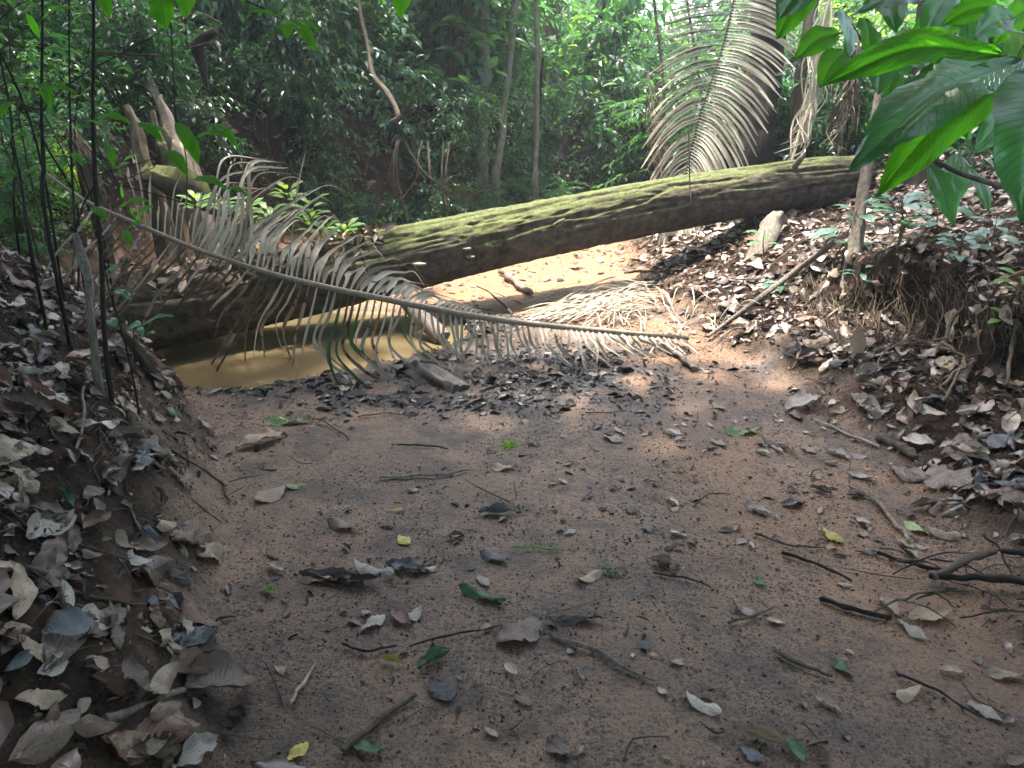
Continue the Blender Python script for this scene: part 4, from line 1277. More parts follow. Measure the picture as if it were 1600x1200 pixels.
# heap of dry palm leaflets on the litter behind the frond
def strip_heap():
    rs = np.random.default_rng(12)
    base = ground(960, 500)
    t = empty("dry_leaflet_heap", base)
    out = []
    for k in range(150):
        cx, cy = rs.uniform(840, 1000), rs.uniform(462, 505)
        an = rs.normal(0.14, .16)
        l = rs.uniform(50, 110)
        lift = max(0, 1 - abs(cx - 960) / 130) * .12 * rs.random() + .01
        a = ground(cx - l * .5, cy + l * .5 * an, lift * .4)
        b = ground(cx, cy, lift + .02)
        c = ground(cx + l * .5, cy - l * .5 * an, lift)
        out.append(ribbon([a, b, c], rs.uniform(.008, .016), (0, 0, 1), 8, .5, rs.uniform(-1, 1)))
    for k in range(50):
        cx, cy = rs.uniform(930, 1150), rs.uniform(480, 535)
        an = rs.uniform(0, 3.14)
        l = rs.uniform(20, 55)
        a, b = ground(cx, cy, .01), ground(cx + math.cos(an) * l, cy - math.sin(an) * l * .5, .05)
        out.append(ribbon([a, (a + b) / 2 + [0, 0, .05], b], rs.uniform(.006, .012), (0, 0, 1), 8, .5, rs.uniform(-1, 1)))
    o = obj("dry_leaflets", shift(out, base), M['frond_hang'], t)
    o["kind"] = "stuff"
    stalk = [ground(1300, 408, .12), ground(1235, 448, .08), ground(1170, 490, .05), ground(1105, 534, .03)]
    obj("stalk", shift(tube(stalk, [.02, .019, .016, .01], 8, 24, .3, 3), base), M['dead_wood'], t)
    tag(t, "heap of bleached palm leaflets with a fibrous stalk, below the undercut bank", "dead frond")


strip_heap()

# ---------------------------------------------------------------- broken stumps and mossy mound on the pool bank
def down_pole(name, pts, radii, mat, label, splinter=False, cat="stump", rough=.75, seed=1, lean_base=True, group=None):
    P = [at(*p) for p in pts]
    b = P[-1]
    dr_ = norm(b - P[-2])
    gap_ = max(b[2] - h1(b[0], b[1]), 0)
    P.append(b + dr_ * .12 if gap_ < .12 else np.array([b[0] + dr_[0] * gap_ * .5, b[1] + dr_[1] * gap_ * .5, h1(b[0], b[1]) - .15]))
    base = P[-1]
    radii = list(radii) + [radii[-1] * 1.15]
    t = empty(name, base)
    obj("trunk", shift(tube(P, radii, 14, 40, rough, seed, ridges=5), base), M[mat], t)
    if splinter:
        rs = np.random.default_rng(seed)
        for k in range(7):
            a = rs.uniform(0, 6.28)
            c = P[0] + np.array([math.cos(a), math.sin(a), 0]) * radii[0] * .9
            d = norm(P[0] - P[1])
            obj("splinter", shift([ribbon([c - d * .1, c + d * rs.uniform(.03, .08), c + d * rs.uniform(.09, .2) + rs.normal(size=3) * .012], .03, (0, -1, 0), 6, .4, prof=lambda s: 1.05 - s)], base), M[mat], t)
    tag(t, label, cat, group)
    return t


down_pole("mossy_post", [(200, 166, 5.5), (212, 195, 5.5), (220, 230, 5.5), (228, 262, 5.5), (240, 300, 5.5)], [.028, .03, .034, .04, .05], 'moss_wood', "tallest mossy post with a flat sawn top, beside the splintered stump", seed=2, group="mossy posts on the bank")
down_pole("mossy_post", [(236, 173, 5.6), (243, 200, 5.6), (252, 228, 5.6), (258, 255, 5.6)], [.02, .024, .028, .035], 'moss_wood', "shorter mossy post standing between the sawn post and the splintered stump", seed=3, group="mossy posts on the bank")
down_pole("splintered_stump", [(247, 152, 5.75), (255, 172, 5.75), (264, 198, 5.75), (276, 232, 5.75), (290, 262, 5.75)], [.022, .032, .042, .055, .07], 'dead_pale', "pale splintered broken tree stump catching the sun on the pool bank", True, seed=4, rough=.6)
down_pole("mossy_root", [(238, 272, 5.4), (268, 284, 5.35), (300, 300, 5.3), (330, 318, 5.25), (345, 336, 5.2)], [.06, .085, .08, .06, .03], 'moss_wood', "fat moss-covered root sloping down from the broken stumps to the water", cat="root", seed=6)
down_pole("leaning_slab", [(105, 195, 4.6), (125, 240, 4.6), (140, 285, 4.6)], [.02, .045, .04], 'bark', "brown rotten slab of wood leaning among the thin saplings", seed=7, cat="wood")
down_pole("weathered_post", [(400, 345, 4.9)][:0] + [(1218, 336, 6.15), (1205, 355, 6.1), (1190, 385, 6.0), (1175, 412, 5.95)], [.06, .066, .07, .06], 'dead_wood', "short weathered grey timber propped under the high end of the log", seed=9, cat="wood", rough=.5)
down_pole("dead_stalk", [(1382, 60, 4.9), (1375, 130, 4.9), (1362, 220, 4.9), (1348, 300, 4.85), (1338, 370, 4.8), (1330, 425, 4.75)], [.018, .02, .026, .03, .034, .04], 'dead_wood', "upright grey dead stalk standing on the undercut bank in front of the log end", seed=10, cat="stalk", rough=.6)
down_pole("brown_root", [(186, 512, 3.25), (215, 548, 3.36), (250, 595, 3.48), (282, 640, 3.6)], [.012, .018, .021, .02], 'bark', "straight purplish-brown branch sliding down the pool bank to the sand", cat="branch", seed=11)
down_pole("grey_sapling_root", [(118, 365, 2.75), (128, 400, 2.75), (138, 440, 2.72), (140, 500, 2.7)], [.009, .011, .012, .012], 'dead_wood', "peeling grey stick standing upright in the pool bank litter", cat="stick", seed=12)

# stub of buried timber in the mud below the frond
P = [ground(640, 574, -.02), ground(672, 592, -.008), ground(716, 612, -.035)]
tag(obj("mud_covered_log_end", tube(P, [.05, .075, .07], 28, 40, .45, 21, ridges=5), wood_mat("muddy_wood", (.045, .04, .037), (.17, .15, .14), (20, 20, 20), .8)), "short grey mud-covered log end poking out of the sand under the frond", "log")
P = [ground(700, 520), ground(722, 505, .05), ground(706, 470, .10)]
tag(obj("sunken_log", tube([at(628, 470, 5.2), at(660, 500, 5.05), at(690, 530, 4.95)], [.03, .05, .055], 12, 20, .4, 22), M['dead_wood']), "grey half-sunk log at the pool rim behind the frond", "log")


# ---------------------------------------------------------------- thin saplings at the pool side, near the camera
def sapling(stems, lvs, label, hang=False, mat='leaf_under', stem_mat='bark_dark', name="thin_sapling", group="thin saplings beside the pool"):
    allp = [[at(*p) for p in s[0]] for s in stems]
    b = allp[0][-1]
    base = b.copy() if hang else np.array([b[0], b[1], h1(b[0], b[1])])
    t = empty(name, base)
    for k, (P, s) in enumerate(zip(allp, stems)):
        if k == 0 and P[-1][2] > base[2] - .02:
            P.append(base - [0, 0, .1])
        obj("stem", shift(tube(P, [q * .62 for q in s[1]], 7, 40, .3, 3 + k), base), M[stem_mat], t)
    for (bx, by, tx, ty, tt, w) in lvs:
        A, B = at(bx, by, tt), at(tx, ty, tt - .04)
        big_leaf(A, B, w, M[mat], t, base, face=(0, -.5, .8), droop=.12)
    tag(t, label, "sapling", group)
    return t


def big_leaf(A, B, wr, mat, parent, base, face=(0, -.5, 1), droop=.1, name="leaf", n=18, m=9, fold=.25, roll=0.0, quilt=.009, seed=0):
    """one large leaf as a curved, quilted blade with a petiole"""
    A, B = np.asarray(A, float), np.asarray(B, float)
    L = np.linalg.norm(B - A)
    mid = (A + B) / 2 + np.array([0, 0, droop * L])
    P = spline([A, mid * .92 + (A + B) / 2 * .08, B], n)
    T, S, Nn = frames(P, face)
    if roll:
        c, s_ = math.cos(roll), math.sin(roll)
        S, Nn = S * c + Nn * s_, Nn * c - S * s_
    s = np.linspace(0, 1, n)
    w = L * wr * np.clip(np.sin(np.pi * s ** .9), 0, 1) ** .72 * (1 - .25 * s ** 6)
    w[-1] = .0006; w[0] = .001
    u = np.linspace(-1, 1, m)
    veins = 13
    uu, ss = np.meshgrid(u, s)
    zz = fold * np.abs(uu) * w[:, None] * .5 - .12 * (uu ** 2) * w[:, None]
    zz = zz + quilt * L * 3 * np.abs(np.sin(math.pi * veins * (ss - .17 * np.abs(uu)))) * np.minimum(np.abs(uu) * 3, 1) * (1 - .3 * np.abs(uu))
    wav = .02 * L * np.sin(ss * 17 + seed + uu) * np.abs(uu) ** 2
    V = P[:, None] + S[:, None] * (uu * w[:, None] * .5)[..., None] + Nn[:, None] * (zz + wav)[..., None]
    idx = np.arange(n * m).reshape(n, m)
    F = np.stack([idx[:-1, :-1], idx[:-1, 1:], idx[1:, 1:], idx[1:, :-1]], -1).reshape(-1, 4)
    UV = np.stack([uu * .5 * .9 + .5, ss], -1).reshape(-1, 2)
    pet = norm(A - P[2])
    stalk = tube([A + pet * .07 * L, A, P[n // 2] - Nn[n // 2] * .002, B], [.011 * L, .009 * L, .006 * L, .0015 * L], 5, 14, cap=False)
    return obj(name, shift([(V.reshape(-1, 3), F, UV)] + [(q[0] - Nn[n // 2] * .006 * L, q[1], np.tile([[.5, .5]], (len(q[0]), 1))) for q in stalk], base), mat, parent)


sapling([([(66, -60, 2.9), (66, 60, 2.9), (65, 180, 2.9), (68, 260, 2.9), (70, 335, 2.9)], [.008, .009, .011, .012, .013])],
        [(64, 135, 22, 127, 2.88, .22), (66, 140, 120, 146, 2.88, .2), (62, 60, 40, 20, 2.88, .3), (68, 130, 80, 170, 2.86, .35), (66, 30, 110, 12, 2.86, .3)], "thin dark sapling at the very edge of the pool bank, standing in deep shade")
sapling([([(146, -60, 2.8), (146, 60, 2.8), (145, 160, 2.8), (147, 250, 2.8), (152, 330, 2.8), (158, 400, 2.8), (162, 500, 2.75), (170, 590, 2.75)], [.009, .010, .011, .012, .013, .014, .015, .016]),
         ([(152, 285, 2.8), (130, 320, 2.8), (112, 380, 2.82)], [.007, .006, .006]), ([(150, 250, 2.8), (185, 280, 2.8), (240, 262, 2.85)], [.004, .003, .002]),
         ([(144, 275, 2.8), (190, 263, 2.85), (250, 245, 2.9)], [.004, .003, .002]), ([(165, 285, 2.8), (230, 300, 2.8), (330, 330, 2.85)], [.003, .003, .002])],
        [(192, 310, 190, 285, 2.75, .35), (186, 325, 233, 314, 2.72, .2), (212, 345, 240, 322, 2.7, .4), (192, 360, 205, 385, 2.72, .35), (200, 357, 228, 350, 2.75, .2), (142, 325, 168, 345, 2.72, .3),
         (170, 226, 178, 262, 2.76, .3), (150, 185, 205, 193, 2.76, .22), (159, 195, 128, 190, 2.76, .25)], "tallest dark sapling whose bare twigs cross in front of the dry frond")
sapling([([(108, -60, 3.1), (108, 60, 3.1), (110, 200, 3.1), (114, 300, 3.1), (124, 400, 3.05)], [.006, .006, .007, .008, .009])],
        [(112, 240, 130, 260, 3.05, .3), (108, 90, 80, 80, 3.05, .3), (110, 40, 140, 20, 3.05, .3)], "grey thin sapling standing between the two darker ones")
sapling([([(0, 90, 3.0), (14, 160, 3.0), (22, 230, 3.0), (34, 290, 3.0), (48, 390, 2.95)], [.007, .008, .009, .010, .011])],
        [(14, 160, 2, 185, 2.95, .4), (20, 210, 45, 215, 2.95, .3)], "leaning thin sapling at the edge of the deep shade, beside the peeling stick")
sapling([([(262, -80, 2.6), (268, 60, 2.6), (275, 185, 2.6), (285, 215, 2.6), (292, 262, 2.6), (292, 330, 2.65)], [.004, .004, .004, .003, .002, .001])],
        [(250, 205, 218, 194, 2.55, .3), (216, 193, 254, 222, 2.55, .28), (275, 192, 311, 258, 2.55, .26), (300, 212, 310, 258, 2.53, .24), (262, 236, 292, 274, 2.5, .34), (306, 215, 356, 213, 2.55, .24), (335, 195, 372, 232, 2.55, .24),
         (368, 235, 385, 218, 2.5, .5), (303, 280, 352, 294, 2.52, .28), (262, 210, 232, 196, 2.55, .22), (352, 294, 390, 308, 2.55, .2)], "bright green lance-leaved sapling hanging over the mossy root", True)
sapling([([(162, 400, 2.8), (170, 450, 2.82), (185, 500, 2.84), (205, 575, 2.86)], [.004, .005, .006, .006]), ([(208, 490, 2.84), (210, 560, 2.86)], [.003, .003]), ([(185, 470, 2.82), (205, 425, 2.82), (220, 400, 2.82)], [.003, .002, .002])],
        [(162, 428, 187, 418, 2.8, .35), (180, 455, 207, 470, 2.8, .3), (168, 500, 182, 512, 2.8, .6), (198, 516, 222, 508, 2.8, .5), (225, 508, 272, 494, 2.8, .14), (216, 512, 224, 526, 2.8, .4), (228, 524, 243, 521, 2.8, .3)],
        "young sapling with a few bluish leaves rooted low on the pool bank", False, 'leaf_big')
sapling([([(255, -80, 2.2), (262, -20, 2.2), (285, 10, 2.2)], [.003, .003, .002]), ([(300, -60, 2.3), (340, -20, 2.3), (440, 25, 2.3), (450, 30, 2.3)], [.004, .003, .002])],
        [(250, -10, 260, 48, 2.2, .5), (238, 10, 252, 40, 2.2, .4), (290, -20, 292, 28, 2.2, .5), (440, 28, 387, 20, 2.25, .24), (447, 32, 450, 60, 2.28, .5), (455, 33, 495, 80, 2.25, .28), (462, 32, 498, 50, 2.3, .22), (470, 40, 490, 75, 2.32, .25),
         (384, -20, 380, 8, 2.3, .4), (630, -20, 626, 28, 2.5, .5), (160, -10, 172, 30, 2.4, .35)], "overhanging spray of vivid green leaves above the broken stumps", True)


rs_ = np.random.default_rng(31)
for k in range(13):
    x, y = rs_.uniform(-2.9, -1.95), rs_.uniform(3.0, 4.6)
    x = min(x, float(edge_left(y)) - .12)
    b = np.array([x, y, h1(x, y)])
    H = rs_.uniform(.7, 2.2)
    P = [b - [0, 0, .08], b + [rs_.normal() * .05, 0, H * .35], b + [rs_.normal() * .12, rs_.normal() * .1, H * .7], b + [rs_.normal() * .22, rs_.normal() * .15, H]]
    t = empty("wispy_sapling", b)
    sp, tw, lf = spline(P, 30), tube(P, [.006, .005, .004, .002], 6, 24, .3, k), []
    for j in range(9):
        o_ = sp[rs_.integers(8, 29)]
        d = norm(np.array([rs_.normal(), rs_.normal() * .7, rs_.uniform(-.1, .8)]))
        ln = rs_.uniform(.12, .4)
        e_ = o_ + d * ln - [0, 0, .2 * ln]
        tw += tube([o_, o_ + d * ln * .5, e_], [.0022, .0016, .001], 4, 6, cap=False)
        m_ = rs_.integers(2, 6)
        f_ = rs_.uniform(.35, 1, (m_, 1))
        L = rs_.uniform(.045, .095, m_)
        lf.append(leaves(T_FINE, o_ + (e_ - o_) * f_, d + rs_.normal(size=(m_, 3)) * .7 - [0, 0, .3], rs_.normal(size=(m_, 3)) * .4 + [0, -.3, 1], L, L * .34))
    obj("stem", shift(tw, b), M['bark_dark' if k % 2 else 'bark'], t)
    obj("foliage", shift(lf, b), M[('leaf', 'leaf_blue', 'leaf')[k % 3]], t, smooth=False)
    TODO.append((t, "wispy small-leaved sapling", "beside the pool", screen(b)[0]))
    tag(t, None, "sapling", "wispy saplings beside the pool")


# ---------------------------------------------------------------- the big-leaved bush leaning in from the high bank
def glossy_bush():
    base = np.array([1.55, .85, h1(1.55, .85)])
    t = empty("big_leaved_bush", base)
    main = [at(1720, 620, 1.35), at(1710, 320, 1.25), at(1690, 130, 1.15), at(1660, 40, 1.15), at(1560, -60, 1.3), at(1340, -120, 1.6)]
    main[0] = base - [0, 0, .1]
    obj("branch", shift(tube(main, [.02, .016, .012, .008, .006, .004], 8, 50, .2, 3), base), M['bark'], t)
    b2 = [at(1690, 130, 1.15), at(1620, 105, 1.02), at(1570, 88, 1.0)]
    obj("branch", shift(tube(b2, [.007, .005, .003], 6, 14, .1, 4), base), M['root'], t)
    b3 = [at(1680, 300, 1.2), at(1560, 290, 1.7), at(1450, 240, 1.9), at(1380, 120, 2.0), at(1320, 20, 2.1)]
    obj("branch", shift(tube(b3, [.007, .006, .005, .004, .003], 6, 30, .2, 5), base), M['bark'], t)
    L = [  # base x,y,t, tip x,y,t, width ratio, material, roll, face
        (1558, 86, 1.02, 1278, 136, .95, .16, 'leaf_under', .15, (0, -.9, .5)),
        (1592, 100, 1.0, 1327, 268, .93, .30, 'leaf_big', -.1, (0, -.55, .8)),
        (1594, 106, 1.01, 1364, 310, .97, .25, 'leaf_under', .2, (0, -.9, .35)),
        (1640, 110, .80, 1592, 350, .74, .5, 'leaf_big', .1, (-.1, -.8, .5)),
        (1278, -34, 1.55, 1211, 64, 1.5, .38, 'leaf_under', .1, (0, -.9, .4)),
        (1290, -40, 1.5, 1214, 34, 1.42, .42, 'leaf_big', 0, (0, -.6, .8)),
        (1310, 52, 1.9, 1242, 94, 1.85, .42, 'leaf_under', 0, (0, -.9, .5)),
        (1318, 22, 1.7, 1325, 90, 1.6, .40, 'leaf_big', .3, (.3, -.8, .5)),
        (1322, 80, 1.9, 1280, 138, 1.85, .5, 'leaf_under', 0, (0, -.9, .5)),
        (1352, 30, 1.8, 1362, 102, 1.72, .42, 'leaf_under', .2, (.1, -.95, .3)),
        (1385, 60, 2.0, 1372, 150, 1.9, .40, 'leaf_big', -.2, (-.2, -.9, .3)),
        (1400, 110, 2.0, 1384, 166, 1.95, .5, 'leaf_under', 0, (0, -1, .3)),
        (1412, 150, 2.0, 1380, 160, 1.95, .5, 'leaf_under', 0, (0, -1, .3)),
        (1370, -20, 1.6, 1400, 50, 1.5, .45, 'leaf_big', 0, (0, -.7, .7)),
        (1440, 0, 1.5, 1340, 20, 1.45, .35, 'leaf_big', 0, (0, -.6, .8)),
        (1495, -20, 1.5, 1440, 70, 1.45, .45, 'leaf_big', .2, (0, -.9, .5)),
        (1500, 40, 1.6, 1420, 55, 1.55, .4, 'leaf_under', .2, (0, -.9, .5)),
        (1585, 30, 1.3, 1520, 60, 1.25, .4, 'leaf_big', .2, (0, -.9, .5)),
        (1560, 10, 1.4, 1470, 40, 1.4, .4, 'leaf_under', .2, (0, -.9, .5)),
        (1600, -30, 1.2, 1500, -5, 1.2, .4, 'leaf_big', .2, (0, -.6, .5)),
        (1470, 100, 1.9, 1400, 100, 1.85, .36, 'leaf_big', .2, (0, -.7, .6)),
        (1520, 150, 1.6, 1440, 130, 1.6, .4, 'leaf_under', .2, (0, -.9, .5)),
        (1590, 180, 1.5, 1520, 240, 1.45, .36, 'leaf_big', .2, (0, -.9, .5)),
        (1610, 60, 1.1, 1575, 140, 1.3, .5, 'leaf_big', .2, (0, -.9, .5)),
    ]
    rs = np.random.default_rng(4)
    for k in range(26):
        bx, by = rs.uniform(1370, 1640), rs.uniform(-40, 330)
        if by > 200 and bx < 1430: continue
        tt = rs.uniform(1.8, 2.6)
        a = rs.uniform(.3, 2.6)
        l = rs.uniform(60, 110)
        if by > 120 and rs.random() < .8: continue
        L.append((bx, by, tt, bx + math.cos(a) * l, by + math.sin(a) * l, tt - .05, rs.uniform(.3, .46), 'leaf_big' if rs.random() < .7 else 'leaf_under', rs.uniform(-.4, .4), (rs.normal() * .3, -.8, rs.uniform(.2, .9))))
    for k, (bx, by, bt, tx, ty, tt, w, m, roll, face) in enumerate(L):
        big_leaf(at(bx, by, bt), at(tx, ty, tt), w * 1.0, M[m], t, base, face, .10, "leaf", 30 if k < 6 else 18, 13 if k < 6 else 9, roll=roll, seed=k)
    # raindrops on the two largest leaves
    tag(t, "big-leaved bush with glossy veined leaves leaning in over the undercut bank", "bush")


glossy_bush()


# ---------------------------------------------------------------- seedlings on the banks
def seedling(px, py, hpx, n, lpx, wr, label, mat='leaf_blue', seed=1, spread=1.0, group="seedlings on the banks", stems=1):
    rs = np.random.default_rng(seed)
    b = ground(px, py)
    tt = screen(b)[2]
    k = tt / FPX
    t = empty("seedling", b)
    H = hpx * k
    fol = []
    for s_ in range(stems):
        top = np.array([rs.normal() * .12 * H * stems, rs.normal() * .1 * H, H])
        P = [np.zeros(3) - [0, 0, .03], top * .5 + [rs.normal() * .08 * H, 0, 0], top]
        obj("stem", tube(P, [.005, .004, .002], 5, 12, .2, 1), M['root'], t)
        sp = spline(P, 20)
        for i in range(n):
            O = sp[int(19 - (i / n) * 12)]
            a = i * 2.4 + rs.uniform(-.4, .4)
            d = np.array([math.cos(a), math.sin(a) * .9, rs.uniform(-.15, .35)])
            l = lpx * k * rs.uniform(.75, 1.15)
            A = O + norm(d) * l * .3 * spread
            big_leaf(A, A + norm(d) * l - [0, 0, .15 * l], wr, M[mat], t, np.zeros(3), (rs.normal() * .2, -.2, 1), .1, n=9, m=5, seed=i)
    tag(t, label, "seedling", group)
    return t


seedling(1284, 438, 122, 9, 42, .42, "tallest seedling with pale bluish leaves in front of the log's high end", seed=3)
seedling(1400, 395, 85, 9, 40, .38, "bushy bluish seedling just behind the upright dead stalk", seed=4, stems=2)
seedling(1500, 420, 55, 8, 34, .42, "low pale green seedling on the shelf of the undercut bank", seed=5, stems=2)
seedling(1470, 372, 60, 8, 36, .4, "seedling with drooping grey-green leaves in the shade under the big glossy leaves", seed=6)
seedling(1548, 395, 50, 7, 34, .42, "seedling at the dark back of the undercut bank's shelf", seed=7)
seedling(1345, 448, 28, 6, 30, .36, "small seedling at the foot of the upright dead stalk", seed=8)
seedling(1220, 455, 16, 6, 24, .42, "tiny pale seedling beside the fibrous palm stalk", seed=9)
seedling(1195, 400, 40, 6, 22, .4, "small green seedling beside the timber prop", 'leaf', seed=10)
seedling(1140, 350, 16, 5, 20, .4, "small seedling in the shade directly under the log", 'leaf', seed=11)
seedling(1588, 470, 40, 7, 28, .5, "yellow-green seedling at the lip of the undercut bank", 'leaf_lime', seed=12)
seedling(1560, 515, 24, 6, 22, .5, "low yellow-green seedling just below the lip of the undercut bank", 'leaf_lime', seed=13)
seedling(1200, 262, 60, 7, 44, .24, "grassy-leaved seedling behind the log against the black trunk", 'leaf', seed=14)
for k, (x, y, h) in enumerate([(455, 300, 45), (492, 350, 62), (500, 372, 46), (430, 360, 50), (395, 350, 50), (350, 345, 45), (520, 385, 30), (300, 345, 40)]):
    b = at(x, y, 5.2)
    o = seedling(700, 700, 10, 9, 5, .4, ["sunlit", "brightest", "spreading", "leafy", "pale", "drooping", "smallest", "half-shaded"][k] + " yellow-green seedling growing between the dry frond and the log", 'leaf_lime', seed=20 + k, group="sunlit seedlings behind the frond") if False else None
rs0 = np.random.default_rng(9)
LIMEW = ["sunlit", "brightest, many-leaved", "spreading", "leafy", "pale", "drooping", "low", "half-shaded"]
for k, (x, y, tt, h) in enumerate([(452, 330, 4.7, .20), (488, 365, 4.6, .26), (505, 385, 4.6, .16), (425, 365, 4.6, .2), (392, 358, 4.6, .2), (352, 350, 4.6, .2), (540, 372, 4.85, .1), (312, 345, 4.7, .2)]):
    top = at(x, y, tt + .25)
    # they root on the log and its litter
    t = empty("seedling", top)
    obj("stem", tube([(0, 0, -.12), (.01, 0, .04), (0, .01, h * .7)], [.004, .003, .002], 5, 10), M['root'], t)
    for i in range(12 if k != 1 else 18):
        a = i * 2.4
        d = norm([math.cos(a), math.sin(a), rs0.uniform(-.1, .5)])
        A = np.array([0, 0, h * .7 * (1 - .6 * i / 12)]) + d * .03
        big_leaf(A, A + d * rs0.uniform(.07, .11), .36, M['leaf_lime'], t, np.zeros(3), (0, -.3, 1), .1, n=7, m=5, seed=i)
    tag(t, f"{LIMEW[k]} yellow-green seedling growing between the dry frond and the log", "seedling", "sunlit seedlings behind the frond")


# ---------------------------------------------------------------- sticks and roots
def stick(pts, r, mat, label, name="stick", cat="stick", group="fallen sticks", lift=.012, rough=.3, sides=7, seed=1):
    P = [ground(p[0], p[1], lift + (p[2] if len(p) > 2 else 0)) for p in pts]
    rs = np.random.default_rng(seed + 500)
    Q = spline(P, len(P) * 3)
    ln = np.linalg.norm(Q[-1] - Q[0])
    Q[1:-1] += rs.normal(size=(len(Q) - 2, 3)) * ln * [.012, .012, .006]
    P = list(Q)
    r = np.interp(np.linspace(0, 1, 14), np.linspace(0, 1, len(r)), r) * rs.uniform(.75, 1.2, 14)
    rough = max(rough, .45)
    o = obj(name, tube(P, r, sides, max(16, 2 * len(P)), rough, seed, ridges=3), M[mat], smooth=True)
    return tag(o, label, cat, group)


